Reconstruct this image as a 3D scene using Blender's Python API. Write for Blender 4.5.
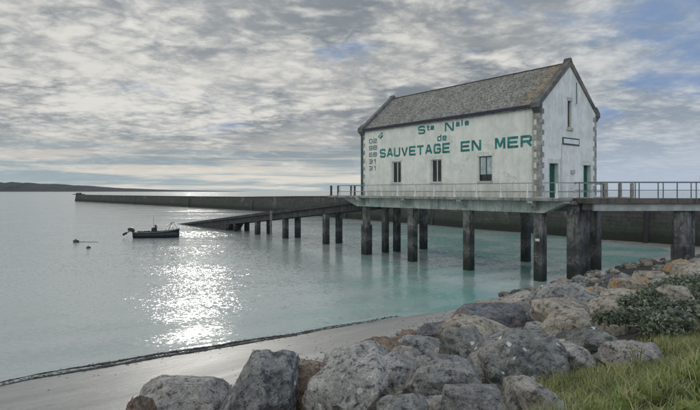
import bpy, bmesh, math, random
import numpy as np
from mathutils import Vector, Matrix, noise
R = math.radians
C = bpy.context.scene.collection
S = bpy.context.scene
for o in list(bpy.data.objects): bpy.data.objects.remove(o, do_unlink=True)

# ---------------------------------------------------------------- camera
EYE = 6.3
F = 515.0
cd = bpy.data.cameras.new('camera'); cam = bpy.data.objects.new('camera', cd); C.objects.link(cam)
cam.location = (0, 0, EYE); cam.rotation_euler = (R(90), 0, 0)
cd.sensor_width = 36; cd.lens = 36*F/700; cd.shift_y = -0.0205; cd.clip_start = .1; cd.clip_end = 60000
S.camera = cam

# ---------------------------------------------------------------- light
SUN_EL, SUN_AZ = R(21.5), R(-16.5)
sdir = Vector((math.sin(SUN_AZ)*math.cos(SUN_EL), math.cos(SUN_AZ)*math.cos(SUN_EL), math.sin(SUN_EL)))
sl = bpy.data.lights.new('sun', 'SUN'); sun = bpy.data.objects.new('sun', sl); C.objects.link(sun)
sl.energy = .5; sl.angle = R(1.2); sl.color = (1, .95, .87)
sun.rotation_euler = sdir.to_track_quat('Z', 'Y').to_euler()
S.view_settings.view_transform = 'Standard'; S.view_settings.look = 'None'
S.view_settings.exposure = 0.62; S.view_settings.gamma = 1; S.view_settings.use_curve_mapping = False

# ---------------------------------------------------------------- node helper
class NT:
    def __init__(s, tree): s.t = tree
    def n(s, typ, ins=None, **kw):
        nd = s.t.nodes.new(typ)
        for k, v in kw.items(): setattr(nd, k, v)
        if ins:
            for k, v in ins.items():
                sock = nd.inputs[k]
                if isinstance(v, bpy.types.NodeSocket): s.t.links.new(v, sock)
                else: sock.default_value = v
        return nd
    def math(s, op, a, b=None, c=None, clamp=False):
        d = {0: a}
        if b is not None: d[1] = b
        if c is not None: d[2] = c
        return s.n('ShaderNodeMath', d, operation=op, use_clamp=clamp).outputs[0]
    def mix(s, f, a, b, blend='MIX'):
        nd = s.n('ShaderNodeMix', None, data_type='RGBA', blend_type=blend)
        for i, v in ((0, f), (6, a), (7, b)):
            if isinstance(v, bpy.types.NodeSocket): s.t.links.new(v, nd.inputs[i])
            else: nd.inputs[i].default_value = v if i == 0 or len(v) == 4 else (*v, 1)
        return nd.outputs[2]
    def noise(s, vec, scale, detail=5, rough=.55, dist=0, out='Fac'):
        return s.n('ShaderNodeTexNoise', {'Vector': vec, 'Scale': scale, 'Detail': detail, 'Roughness': rough, 'Distortion': dist}).outputs[out]
    def ramp(s, f, lo, hi):
        return s.n('ShaderNodeMapRange', {0: f, 1: lo, 2: hi, 3: 0.0, 4: 1.0}, interpolation_type='SMOOTHSTEP').outputs[0]
    def lin(s, f, lo, hi, a=0.0, b=1.0):
        return s.n('ShaderNodeMapRange', {0: f, 1: lo, 2: hi, 3: a, 4: b}).outputs[0]
    def mapv(s, vec, scale=(1, 1, 1), rot=(0, 0, 0), loc=(0, 0, 0)):
        return s.n('ShaderNodeMapping', {'Vector': vec, 'Scale': scale, 'Rotation': rot, 'Location': loc}).outputs[0]

# ---------------------------------------------------------------- world
w = bpy.data.worlds.new('World'); S.world = w; w.use_nodes = True
w.node_tree.nodes.clear(); T = NT(w.node_tree)
tc = T.n('ShaderNodeTexCoord').outputs['Generated']
sky = T.n('ShaderNodeTexSky', None, sky_type='NISHITA', sun_disc=False, sun_elevation=SUN_EL, sun_rotation=SUN_AZ,
          altitude=0, air_density=1.0, dust_density=1.5, ozone_density=1.5).outputs[0]
sep = T.n('ShaderNodeSeparateXYZ', {0: tc}); X, Y, Z = sep.outputs
zz = T.math('ADD', T.math('MAXIMUM', Z, 0.0), .16)
U = T.math('DIVIDE', X, zz); V = T.math('DIVIDE', Y, zz)
P = T.n('ShaderNodeCombineXYZ', {0: U, 1: V, 2: 0.0}).outputs[0]
HX, HY = 12.4, 1.5
ROTC = R(-20)
Pr = T.mapv(P, scale=(.9, 1.0, 1), rot=(0, 0, ROTC), loc=(3.3, 1.7, 0))
warp = T.noise(Pr, 1.6, 4, .55, 0, 'Color')
Pw = T.n('ShaderNodeVectorMath', {0: Pr, 1: T.n('ShaderNodeVectorMath', {0: warp, 'Scale': .20}, operation='SCALE').outputs[0]}, operation='ADD').outputs[0]
big = T.noise(Pr, .75, 4, .5, 0)
mid = T.noise(Pw, 2.5, 10, .60, 0)
fine = T.noise(Pw, 11, 9, .66, 0)
# clumpy altocumulus cells: billow = folded noise
bil = T.math('ABSOLUTE', T.math('SUBTRACT', T.math('MULTIPLY', T.noise(Pw, 6.5, 6, .55, 0), 2.0), 1.0))
shade = T.math('ADD', T.math('MULTIPLY', mid, .68), T.math('MULTIPLY', fine, .32))
shade = T.math('SUBTRACT', shade, T.math('MULTIPLY', T.math('SUBTRACT', .18, bil), .42))
shade = T.math('SUBTRACT', shade, T.math('MULTIPLY', T.math('SUBTRACT', big, .5), .60))
shade = T.ramp(shade, .36, .70)
dark = (1.5, 1.72, 1.92); bright = (4.95, 4.88, 4.6)
cloud = T.mix(shade, dark, bright)
thin = T.math('MULTIPLY', T.ramp(T.noise(Pr, 1.3, 5, .55), .45, .62), .30)
cloud = T.mix(thin, cloud, (4.3, 4.2, 3.95))
cloud = T.mix(T.math('MULTIPLY', T.ramp(X, .22, .55), .38), cloud, (2.6, 3.2, 4.0))
# holes of blue
hole = T.math('ADD', T.noise(T.mapv(Pw, loc=(HX, HY, 0)), 1.2, 9, .60, .1), T.math('MULTIPLY', X, .19))
holem = T.math('MULTIPLY', T.ramp(hole, .55, .68), T.ramp(Z, .05, .16))
skyc = T.n('ShaderNodeVectorMath', {0: sky, 1: (2.2, 2.9, 4.2)}, operation='MINIMUM').outputs[0]
blue = T.mix(.65, skyc, (.85, 1.55, 2.9))
col = T.mix(T.math('MULTIPLY', holem, .85), cloud, blue)
# low sky: smoother pale band, faint blue streaks
hz = T.noise(T.mapv(tc, scale=(1.8, 1.8, 30)), 2.0, 7, .58, .5)
lowc = T.mix(T.ramp(hz, .42, .60), (2.4, 2.95, 3.2), (5.1, 4.85, 4.35))
lowR = T.mix(T.ramp(X, .05, .5), lowc, (3.0, 3.5, 4.2))
col = T.mix(T.math('MULTIPLY', T.math('SUBTRACT', 1.0, T.ramp(Z, .0, .14)), .95), col, lowR)
# clouds thinner and bright where the hidden sun is
dt = T.n('ShaderNodeVectorMath', {0: tc, 1: tuple(sdir)}, operation='DOT_PRODUCT').outputs['Value']
glow = T.math('POWER', T.math('MAXIMUM', dt, 0.0), 60.0)
col = T.mix(T.math('MULTIPLY', glow, .10), col, (9.5, 9.1, 8.4))
# unseen sky behind the camera and overhead, brightened to fill walls and rocks
back = T.math('ADD', 1.0, T.math('MULTIPLY', T.math('MAXIMUM', T.ramp(Y, .25, -.7), T.math('MULTIPLY', T.ramp(Z, .38, .8), .35)), 1.9))
col = T.n('ShaderNodeVectorMath', {0: col, 'Scale': back}, operation='SCALE').outputs[0]
bg = T.n('ShaderNodeBackground', {'Color': col, 'Strength': .095})
T.t.links.new(bg.outputs[0], T.n('ShaderNodeOutputWorld').inputs[0])

# ---------------------------------------------------------------- object helpers
def tag(o, label=None, cat=None, group=None, kind=None):
    if label: o['label'] = label
    if cat: o['category'] = cat
    if group: o['group'] = group
    if kind: o['kind'] = kind
    return o
def empty(name, loc, rz=0):
    o = bpy.data.objects.new(name, None); C.objects.link(o); o.location = loc; o.rotation_euler.z = rz; return o
def mesh_obj(name, V_, F_, mat, parent=None, smooth=False, loc=None):
    me = bpy.data.meshes.new(name); me.from_pydata([tuple(v) for v in V_], [], F_); me.update()
    o = bpy.data.objects.new(name, me); C.objects.link(o)
    for m_ in (mat if isinstance(mat, (list, tuple)) else [mat]): me.materials.append(m_)
    if smooth: me.polygons.foreach_set('use_smooth', [True]*len(me.polygons))
    if parent: o.parent = parent
    if loc is not None: o.location = loc
    return o
class MB:
    def __init__(s): s.v = []; s.f = []
    def add(s, v, f):
        k = len(s.v); s.v += [tuple(p) for p in v]; s.f += [tuple(i+k for i in q) for q in f]; return s
    def box(s, x0, x1, y0, y1, z0, z1):
        v = [(x, y, z) for x in (x0, x1) for y in (y0, y1) for z in (z0, z1)]
        return s.add(v, [(0, 1, 3, 2), (4, 6, 7, 5), (0, 4, 5, 1), (2, 3, 7, 6), (0, 2, 6, 4), (1, 5, 7, 3)])
    def prism(s, poly, axis, a0, a1):      # poly 2d points, extruded along axis
        n = len(poly)
        def mk(p, t): return {'x': (t, p[0], p[1]), 'y': (p[0], t, p[1]), 'z': (p[0], p[1], t)}[axis]
        v = [mk(p, a0) for p in poly]+[mk(p, a1) for p in poly]
        f = [tuple(range(n)), tuple(range(2*n-1, n-1, -1))]+[(i, i+n, (i+1) % n+n, (i+1) % n) for i in range(n)]
        return s.add(v, f)
    def bar(s, p, q, wd, ht=None, r2=None):  # rectangular bar between two points
        ht = ht or wd; p = Vector(p); q = Vector(q); d = (q-p).normalized()
        up = Vector((0, 0, 1)) if abs(d.z) < .95 else Vector((0, 1, 0))
        sx = d.cross(up).normalized()*wd/2; sz = sx.cross(d).normalized()*ht/2
        k = r2 or 1
        v = [p+i*sx+j*sz for i, j in ((-1, -1), (1, -1), (1, 1), (-1, 1))]+[q+(i*sx+j*sz)*k for i, j in ((-1, -1), (1, -1), (1, 1), (-1, 1))]
        return s.add(v, [(3, 2, 1, 0), (4, 5, 6, 7)]+[(i, (i+1) % 4, (i+1) % 4+4, i+4) for i in range(4)])
    def tube(s, pts, r, n=8):
        pts = [Vector(p) for p in pts]; rs = r if isinstance(r, (list, tuple)) else [r]*len(pts); v = []; f = []
        for i, p in enumerate(pts):
            d = (pts[min(i+1, len(pts)-1)]-pts[max(i-1, 0)]).normalized()
            up = Vector((0, 0, 1)) if abs(d.z) < .9 else Vector((0, 1, 0))
            a = d.cross(up).normalized(); b = a.cross(d)
            for k in range(n):
                t = 2*math.pi*k/n; v.append(p+(a*math.cos(t)+b*math.sin(t))*rs[i])
        for i in range(len(pts)-1):
            for k in range(n): f.append((i*n+k, i*n+(k+1) % n, (i+1)*n+(k+1) % n, (i+1)*n+k))
        f.append(tuple(range(n-1, -1, -1))); f.append(tuple(range((len(pts)-1)*n, len(pts)*n)))
        return s.add(v, f)
    def build(s, name, mat, parent=None, bevel=0, smooth=False):
        o = mesh_obj(name, s.v, s.f, mat, parent, smooth)
        bm = bmesh.new(); bm.from_mesh(o.data); bmesh.ops.recalc_face_normals(bm, faces=bm.faces)
        bm.to_mesh(o.data); bm.free()
        if bevel:
            m = o.modifiers.new('b', 'BEVEL'); m.width = bevel; m.segments = 1; m.limit_method = 'ANGLE'
        return o
def copy_tree(o, parent=None):
    c = o.copy(); C.objects.link(c); c.parent = parent
    for ch in list(o.children): copy_tree(ch, c)
    return c

# ---------------------------------------------------------------- materials
def mat_base(name):
    m = bpy.data.materials.new(name); m.use_nodes = True; t = NT(m.node_tree); m.node_tree.nodes.clear()
    out = t.n('ShaderNodeOutputMaterial'); bs = t.n('ShaderNodeBsdfPrincipled'); t.t.links.new(bs.outputs[0], out.inputs[0])
    return m, t, bs
def setp(t, bs, **kw):
    names = dict(col='Base Color', rough='Roughness', metal='Metallic', normal='Normal', spec='Specular IOR Level', ior='IOR')
    for k, v in kw.items():
        sk = bs.inputs[names[k]]
        if isinstance(v, bpy.types.NodeSocket): t.t.links.new(v, sk)
        else: sk.default_value = (*v, 1) if k == 'col' else v
def bump(t, h, strength=.5, dist=.02, normal=None):
    d = {'Height': h, 'Strength': strength, 'Distance': dist}
    if normal is not None: d['Normal'] = normal
    return t.n('ShaderNodeBump', d).outputs[0]
def plain(name, col, rough=.6, metal=0, var=.25, scale=3, bmp=.2, coord='Object'):
    m, t, bs = mat_base(name)
    v = t.n('ShaderNodeTexCoord').outputs[coord]
    n1 = t.noise(v, scale, 8, .6); n2 = t.noise(v, scale*7, 6, .6)
    d = tuple(c*(1-var) for c in col); l = tuple(min(1, c*(1+var)) for c in col)
    c = t.mix(t.ramp(n1, .3, .7), d, l)
    c = t.mix(t.math('MULTIPLY', t.ramp(n2, .5, .75), .5), c, tuple(x*.6 for x in col))
    setp(t, bs, col=c, rough=rough, metal=metal, normal=bump(t, n2, bmp, .01))
    return m

def m_render():
    m, t, bs = mat_base('white_render')
    v = t.n('ShaderNodeTexCoord').outputs['Object']
    z = t.n('ShaderNodeSeparateXYZ', {0: v}).outputs[2]
    streak = t.noise(t.mapv(v, scale=(1.6, 1.6, .16)), 1.8, 9, .65, .3)
    blot = t.noise(v, .9, 9, .66, .6); fine_ = t.noise(v, 9, 7, .65)
    c = t.mix(t.ramp(blot, .32, .68), (.61, .625, .57), (.78, .77, .715))
    c = t.mix(t.math('MULTIPLY', t.ramp(streak, .47, .72), .45), c, (.46, .52, .48))
    c = t.mix(t.math('MULTIPLY', t.ramp(fine_, .56, .74), .35), c, (.40, .43, .41))
    low = t.math('MULTIPLY', t.ramp(z, 1.6, .0), t.ramp(streak, .3, .6))
    c = t.mix(t.math('MULTIPLY', low, .6), c, (.36, .38, .35))
    top = t.math('MULTIPLY', t.ramp(z, 5.6, 6.5), t.ramp(streak, .40, .62))
    c = t.mix(t.math('MULTIPLY', top, .35), c, (.40, .43, .41))
    # hairline cracks
    vr = t.n('ShaderNodeTexVoronoi', {'Vector': t.n('ShaderNodeVectorMath', {0: v, 1: t.n('ShaderNodeVectorMath', {0: t.noise(v, 1.5, 4, out='Color'), 'Scale': 1.3}, operation='SCALE').outputs[0]}, operation='ADD').outputs[0], 'Scale': .45}, feature='DISTANCE_TO_EDGE').outputs[0]
    crack = t.math('MULTIPLY', t.ramp(vr, .010, .002), t.ramp(t.noise(v, .5, 2), .5, .6))
    c = t.mix(t.math('MULTIPLY', crack, .55), c, (.2, .22, .2))
    h = t.math('ADD', t.math('MULTIPLY', fine_, .7), blot)
    setp(t, bs, col=c, rough=.85, normal=bump(t, h, .5, .03))
    return m
def m_concrete(name, a, b, dk, tint=None, scale=1.0, tide=False, world_z=False):
    m, t, bs = mat_base(name)
    g = t.n('ShaderNodeNewGeometry').outputs['Position']
    z = t.n('ShaderNodeSeparateXYZ', {0: g}).outputs[2]
    blot = t.noise(g, 1.1*scale, 9, .65, .4); fi = t.noise(g, 9*scale, 7, .65)
    st = t.noise(t.mapv(g, scale=(2.2, 2.2, .25)), 1.7*scale, 8, .62)
    c = t.mix(t.ramp(blot, .35, .65), a, b)
    c = t.mix(t.math('MULTIPLY', t.ramp(st, .48, .68), .8), c, dk)
    c = t.mix(t.math('MULTIPLY', t.ramp(fi, .55, .72), .5), c, dk)
    if tint: c = t.mix(t.math('MULTIPLY', t.ramp(t.noise(g, .9, 9, .7), .60, .64), .6), c, (.10, .105, .10))
    if tint: c = t.mix(t.math('MULTIPLY', t.ramp(t.noise(g, .5*scale, 4, .6), .50, .66), .6), c, tint)
    if tide:
        c = t.mix(t.math('MULTIPLY', t.ramp(t.noise(t.mapv(g, scale=(3, 3, .8)), 2.6, 8, .7), .54, .64), .55), c, (.34, .34, .32))
        zz_ = t.math('ADD', z, t.math('MULTIPLY', t.math('SUBTRACT', blot, .5), 2.2))
        c = t.mix(t.math('MULTIPLY', t.ramp(zz_, 3.9, 2.2), .75), c, (.022, .024, .024))
        c = t.mix(t.math('MULTIPLY', t.ramp(zz_, 1.5, .4), .8), c, (.010, .018, .013))
        c = t.mix(t.math('MULTIPLY', t.math('MULTIPLY', t.ramp(zz_, 1.2, 1.5), t.ramp(zz_, 2.1, 1.8)), t.math('MULTIPLY', t.ramp(fi, .46, .56), .7)), c, (.20, .20, .18))
    setp(t, bs, col=c, rough=.85, normal=bump(t, t.math('ADD', fi, blot), .7, .05))
    return m
def m_roof():
    m, t, bs = mat_base('lichen_slate')
    v = t.n('ShaderNodeTexCoord').outputs['Object']
    # slates in courses: x/z slope -> course coordinate
    s = t.n('ShaderNodeSeparateXYZ', {0: v})
    cv = t.n('ShaderNodeCombineXYZ', {0: s.outputs[1], 1: t.math('MULTIPLY', s.outputs[2], 1.42), 2: 0.0}).outputs[0]
    br = t.n('ShaderNodeTexBrick', {'Vector': cv, 'Scale': 1.0, 'Mortar Size': .012, 'Brick Width': .26, 'Row Height': .17, 'Color1': (.30, .30, .30, 1), 'Color2': (.42, .42, .42, 1), 'Mortar': (.03, .03, .03, 1), 'Bias': .0})
    n1 = t.noise(t.mapv(v, rot=(0, 0, 0), scale=(1, 1, 1)), .7, 8, .7, .6); n2 = t.noise(v, 5.5, 9, .72, .5); n3 = t.noise(v, 16, 6, .7)
    c = t.mix(t.ramp(n2, .38, .58), (.10, .10, .095), (.50, .50, .47))
    c = t.mix(t.math('MULTIPLY', t.ramp(n1, .44, .66), .5), c, (.13, .115, .085))
    c = t.mix(t.math('MULTIPLY', t.ramp(n3, .54, .68), .8), c, (.04, .038, .035))
    c = t.mix(.55, c, br.outputs[0], 'MULTIPLY'); c = t.mix(1.0, c, (1.10, 1.10, 1.06), 'MULTIPLY')
    yl = t.math('MULTIPLY', t.ramp(s.outputs[1], 2.6, .3), t.ramp(n2, .42, .60))
    c = t.mix(t.math('MULTIPLY', yl, .75), c, (.36, .20, .055))
    h = t.math('ADD', t.math('MULTIPLY', br.outputs['Fac'], -.6), t.math('ADD', n2, t.math('MULTIPLY', n3, .6)))
    setp(t, bs, col=c, rough=.9, normal=bump(t, h, .9, .05))
    return m
def m_coping():
    m, t, bs = mat_base('coping_stone')
    v = t.n('ShaderNodeTexCoord').outputs['Object']; s = t.n('ShaderNodeSeparateXYZ', {0: v})
    n1 = t.noise(v, 1.6, 8, .65); n2 = t.noise(v, 10, 7, .7)
    c = t.mix(t.ramp(n1, .35, .65), (.075, .08, .08), (.15, .155, .15))
    c = t.mix(t.math('MULTIPLY', t.ramp(n2, .52, .7), .6), c, (.06, .06, .055))
    o_ = t.math('MULTIPLY', t.math('MULTIPLY', t.ramp(n1, .42, .56), t.ramp(s.outputs[1], 2, 0)), t.ramp(s.outputs[2], 7.0, 8.3))
    c = t.mix(t.math('MULTIPLY', o_, .18), c, (.36, .19, .05))
    setp(t, bs, col=c, rough=.9, normal=bump(t, n2, .6, .03)); return m
def m_rock(name, c1, c2, dk, lichen=0.0, orange=0.0, strata=0.5, green=0.0, spots=0.0):
    m, t, bs = mat_base(name)
    ob = t.n('ShaderNodeObjectInfo'); v0 = t.n('ShaderNodeTexCoord').outputs['Object']
    off = t.n('ShaderNodeVectorMath', {0: t.n('ShaderNodeCombineXYZ', {0: ob.outputs['Random'], 1: ob.outputs['Random'], 2: ob.outputs['Random']}).outputs[0], 'Scale': 37.0}, operation='SCALE').outputs[0]
    v = t.n('ShaderNodeVectorMath', {0: v0, 1: off}, operation='ADD').outputs[0]
    n1 = t.noise(v, 1.6, 9, .66, .5); n2 = t.noise(v, 7, 9, .72, .3); n3 = t.noise(v, 34, 6, .75)
    st = t.noise(t.mapv(v, scale=(1.1, 1.1, 7), rot=(R(14), R(-24), R(10))), 1.3, 9, .68, .5)
    c = t.mix(t.ramp(n1, .34, .66), c1, c2)
    c = t.mix(t.math('MULTIPLY', t.ramp(st, .50, .64), strata), c, dk)
    c = t.mix(t.math('MULTIPLY', t.ramp(n2, .51, .60), .85), c, dk)
    c = t.mix(t.math('MULTIPLY', t.ramp(n2, .46, .32), .55), c, tuple(min(.75, x*1.6) for x in c2))
    c = t.mix(t.math('MULTIPLY', t.ramp(n3, .52, .62), .62), c, tuple(x*.5 for x in dk))
    c = t.mix(t.math('MULTIPLY', t.ramp(n3, .47, .36), .18), c, (.60, .59, .56))
    if green: c = t.mix(t.math('MULTIPLY', t.ramp(t.noise(v, 2.3, 6, .6), .50, .63), green), c, (.10, .15, .11))
    if orange: c = t.mix(t.math('MULTIPLY', t.math('MULTIPLY', t.ramp(t.noise(v, 2.6, 8, .7), .53, .59), t.ramp(n3, .35, .5)), orange), c, (.48, .22, .035))
    if lichen:
        vv = t.n('ShaderNodeVectorMath', {0: v, 1: t.n('ShaderNodeVectorMath', {0: t.noise(v, 9, 3, out='Color'), 'Scale': .12}, operation='SCALE').outputs[0]}, operation='ADD').outputs[0]
        vo = t.n('ShaderNodeTexVoronoi', {'Vector': vv, 'Scale': 5.0, 'Randomness': 1.0})
        sp_ = t.math('MULTIPLY', t.ramp(vo.outputs[0], .27, .20), t.ramp(t.n('ShaderNodeSeparateColor', {0: vo.outputs[1]}).outputs[0], 1-lichen-.02, 1-lichen+.02))
        c = t.mix(t.math('MULTIPLY', sp_, .9), c, (.68, .68, .63))
    vw_ = t.n('ShaderNodeVectorMath', {0: v, 1: t.n('ShaderNodeVectorMath', {0: t.noise(v, 2.5, 4, out='Color'), 'Scale': .5}, operation='SCALE').outputs[0]}, operation='ADD').outputs[0]
    ck = t.ramp(t.n('ShaderNodeTexVoronoi', {'Vector': t.mapv(vw_, scale=(1, 1, 1.8), rot=(.4, .5, 0)), 'Scale': 1.5}, feature='DISTANCE_TO_EDGE').outputs[0], .035, .0)
    ck = t.math('MULTIPLY', ck, t.ramp(n1, .42, .58))
    c = t.mix(t.math('MULTIPLY', ck, .3), c, tuple(x*.35 for x in dk))
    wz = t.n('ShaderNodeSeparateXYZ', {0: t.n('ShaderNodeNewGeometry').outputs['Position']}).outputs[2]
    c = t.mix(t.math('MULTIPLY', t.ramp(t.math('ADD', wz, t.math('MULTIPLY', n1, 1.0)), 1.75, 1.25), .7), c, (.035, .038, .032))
    h = t.math('ADD', t.math('ADD', n2, t.math('MULTIPLY', n3, .55)), t.math('SUBTRACT', t.math('MULTIPLY', st, strata*.7), t.math('MULTIPLY', ck, .25)))
    setp(t, bs, col=c, rough=.82, normal=bump(t, h, .85, .05)); return m
def m_sand():
    m, t, bs = mat_base('wet_sand')
    g = t.n('ShaderNodeNewGeometry').outputs['Position']; z = t.n('ShaderNodeSeparateXYZ', {0: g}).outputs[2]
    gm = t.mapv(g, rot=(0, 0, R(-33)))
    n1 = t.noise(t.mapv(gm, scale=(.16, 1.0, 1)), .55, 7, .6, .6); n2 = t.noise(t.mapv(gm, scale=(.4, 1.4, 1)), 2.6, 8, .66, .5); n3 = t.noise(g, 30, 5, .7)
    c = t.mix(t.ramp(n1, .34, .66), (.21, .205, .19), (.30, .293, .275))
    c = t.mix(t.math('MULTIPLY', t.ramp(n2, .50, .70), .30), c, (.135, .125, .11))
    c = t.mix(t.math('MULTIPLY', t.ramp(n3, .58, .74), .25), c, (.10, .10, .09))
    wet = t.math('ADD', t.ramp(z, 1.1, .2), t.math('MULTIPLY', t.math('SUBTRACT', n1, .5), 1.2), clamp=True)
    rough = t.lin(wet, 0, 1, .62, .36)
    rip = t.noise(t.mapv(gm, scale=(.5, 3.2, 1)), 1.6, 5, .55, .8)
    c = t.mix(t.math('MULTIPLY', t.ramp(t.noise(g, 3.2, 8, .7), .58, .66), .35), c, (.12, .113, .10))
    setp(t, bs, col=c, rough=rough, spec=.3, normal=bump(t, t.math('ADD', t.math('MULTIPLY', rip, 1.0), t.math('ADD', t.math('MULTIPLY', n2, .8), t.math('MULTIPLY', n3, .25))), .45, .05)); return m
def m_soil():
    m, t, bs = mat_base('embankment_soil')
    g = t.n('ShaderNodeNewGeometry').outputs['Position']
    n1 = t.noise(g, 2.0, 8, .65); n2 = t.noise(g, 14, 6, .7)
    vo = t.n('ShaderNodeTexVoronoi', {'Vector': g, 'Scale': 6.0}).outputs[0]
    c = t.mix(t.ramp(n1, .38, .64), (.045, .042, .034), (.10, .094, .078)); c = t.mix(t.math('MULTIPLY', t.ramp(n2, .5, .7), .5), c, (.05, .05, .03))
    setp(t, bs, col=c, rough=.95, normal=bump(t, t.math('ADD', n2, vo), 1.0, .1)); return m
def m_water():
    m, t, bs = mat_base('sea_water')
    g = t.n('ShaderNodeNewGeometry').outputs['Position']
    pat = t.noise(t.mapv(g, scale=(.35, 1, 1), rot=(0, 0, R(15))), .09, 4, .55, .6)
    dst = t.n('ShaderNodeVectorMath', {0: g, 1: (0, 0, EYE)}, operation='DISTANCE').outputs['Value']
    gm = t.mapv(g, rot=(0, 0, R(18)), scale=(.6, 1, 1))
    def slope(sc, k, det=3, dist=.4):
        cc = t.noise(gm, sc, det, .6, dist, 'Color')
        cc = t.n('ShaderNodeVectorMath', {0: cc, 1: (.5, .5, .5)}, operation='SUBTRACT').outputs[0]
        return t.n('ShaderNodeVectorMath', {0: cc, 1: (k, k, 0)}, operation='MULTIPLY').outputs[0]
    add = lambda a, b: t.n('ShaderNodeVectorMath', {0: a, 1: b}, operation='ADD').outputs[0]
    sl_ = add(add(slope(.35, .12), slope(1.3, .14)), add(slope(4.2, .48, 4), slope(11, 1.0, 3)))
    x0_ = t.n('ShaderNodeSeparateXYZ', {0: g}).outputs[0]
    calm = t.lin(t.math('MULTIPLY', t.ramp(x0_, -10, 4), t.ramp(dst, 110, 60)), 0, 1, 1.0, .45)
    amp = t.math('MULTIPLY', t.math('MULTIPLY', t.lin(pat, .38, .62, .45, 1.1), t.lin(dst, 20, 260, .72, .85)), calm)
    sl_ = t.n('ShaderNodeVectorMath', {0: sl_, 'Scale': amp}, operation='SCALE').outputs[0]
    nr = t.n('ShaderNodeVectorMath', {0: add(t.n('ShaderNodeNewGeometry').outputs['Normal'], sl_)}, operation='NORMALIZE').outputs[0]
    x_ = t.n('ShaderNodeSeparateXYZ', {0: g}).outputs[0]
    c = t.mix(t.ramp(pat, .4, .65), (.34, .375, .35), (.40, .425, .40))
    # turquoise shallows near the jetty
    tq = t.math('MULTIPLY', t.ramp(x_, -8, 8), t.ramp(dst, 120, 60))
    c = t.mix(t.math('MULTIPLY', tq, .9), c, t.mix(t.ramp(t.noise(g, .12, 4, .55), .40, .60), (.17, .345, .30), (.36, .44, .41)))
    setp(t, bs, col=c, rough=.12, spec=.36, ior=1.36, normal=nr); return m
def m_foliage(name, cols, spec=.3):
    m, t, bs = mat_base(name)
    v = t.n('ShaderNodeNewGeometry'); rnd = v.outputs['Random Per Island']
    r = t.n('ShaderNodeValToRGB', {0: rnd}); e = r.color_ramp.elements
    e[0].color = (*cols[0], 1); e[1].color = (*cols[-1], 1)
    for i, cc in enumerate(cols[1:-1]):
        q = e.new((i+1)/(len(cols)-1)); q.color = (*cc, 1)
    big_ = t.noise(v.outputs['Position'], 1.5, 4, .6)
    c = t.mix(t.math('MULTIPLY', t.ramp(big_, .4, .65), .5), r.outputs[0], cols[0])
    setp(t, bs, col=c, rough=.5, spec=spec)
    tr = t.n('ShaderNodeBsdfTranslucent', {'Color': c}); mx = t.n('ShaderNodeMixShader', {0: .35, 1: bs.outputs[0], 2: tr.outputs[0]})
    out = [n for n in t.t.nodes if n.type == 'OUTPUT_MATERIAL'][0]; t.t.links.new(mx.outputs[0], out.inputs[0]); return m
def m_glass():
    m, t, bs = mat_base('window_glass')
    v = t.n('ShaderNodeTexCoord').outputs['Object']
    setp(t, bs, col=t.mix(t.ramp(t.noise(v, 1.2, 3), .4, .6), (.006, .008, .010), (.02, .024, .026)), rough=.06, spec=.45, normal=bump(t, t.noise(v, 1.2, 2), .15, .03)); return m
def m_masonry():
    m, t, bs = mat_base('jetty_masonry')
    g = t.n('ShaderNodeNewGeometry').outputs['Position']; s = t.n('ShaderNodeSeparateXYZ', {0: g})
    al = t.math('ADD', t.math('MULTIPLY', s.outputs[0], .5), t.math('MULTIPLY', s.outputs[1], -.86))
    cv = t.n('ShaderNodeCombineXYZ', {0: al, 1: s.outputs[2], 2: 0.0}).outputs[0]
    br = t.n('ShaderNodeTexBrick', {'Vector': cv, 'Scale': 1.0, 'Mortar Size': .02, 'Brick Width': 1.3, 'Row Height': .5, 'Color1': (.085, .08, .078, 1), 'Color2': (.06, .057, .055, 1), 'Mortar': (.03, .03, .03, 1)})
    n1 = t.noise(g, .22, 8, .65, .4); n2 = t.noise(g, 1.5, 9, .7); st = t.noise(t.mapv(g, scale=(1, 1, .2)), 1.2, 6, .6)
    c = t.mix(t.math('MULTIPLY', t.ramp(n1, .54, .66), .6), br.outputs[0], (.22, .20, .18))
    c = t.mix(t.math('MULTIPLY', t.ramp(n2, .48, .66), .7), c, (.03, .03, .03))
    c = t.mix(t.math('MULTIPLY', t.ramp(st, .5, .7), .5), c, (.025, .025, .025))
    zz_ = t.math('ADD', s.outputs[2], t.math('MULTIPLY', t.math('SUBTRACT', n2, .5), 2.0))
    c = t.mix(t.math('MULTIPLY', t.ramp(zz_, 3.2, 1.6), .55), c, (.035, .06, .038))
    c = t.mix(t.math('MULTIPLY', t.ramp(zz_, 1.6, .8), .85), c, (.022, .024, .02))
    setp(t, bs, col=c, rough=.9, normal=bump(t, t.math('ADD', n2, t.math('MULTIPLY', br.outputs['Fac'], -.5)), .8, .08)); return m

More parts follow.
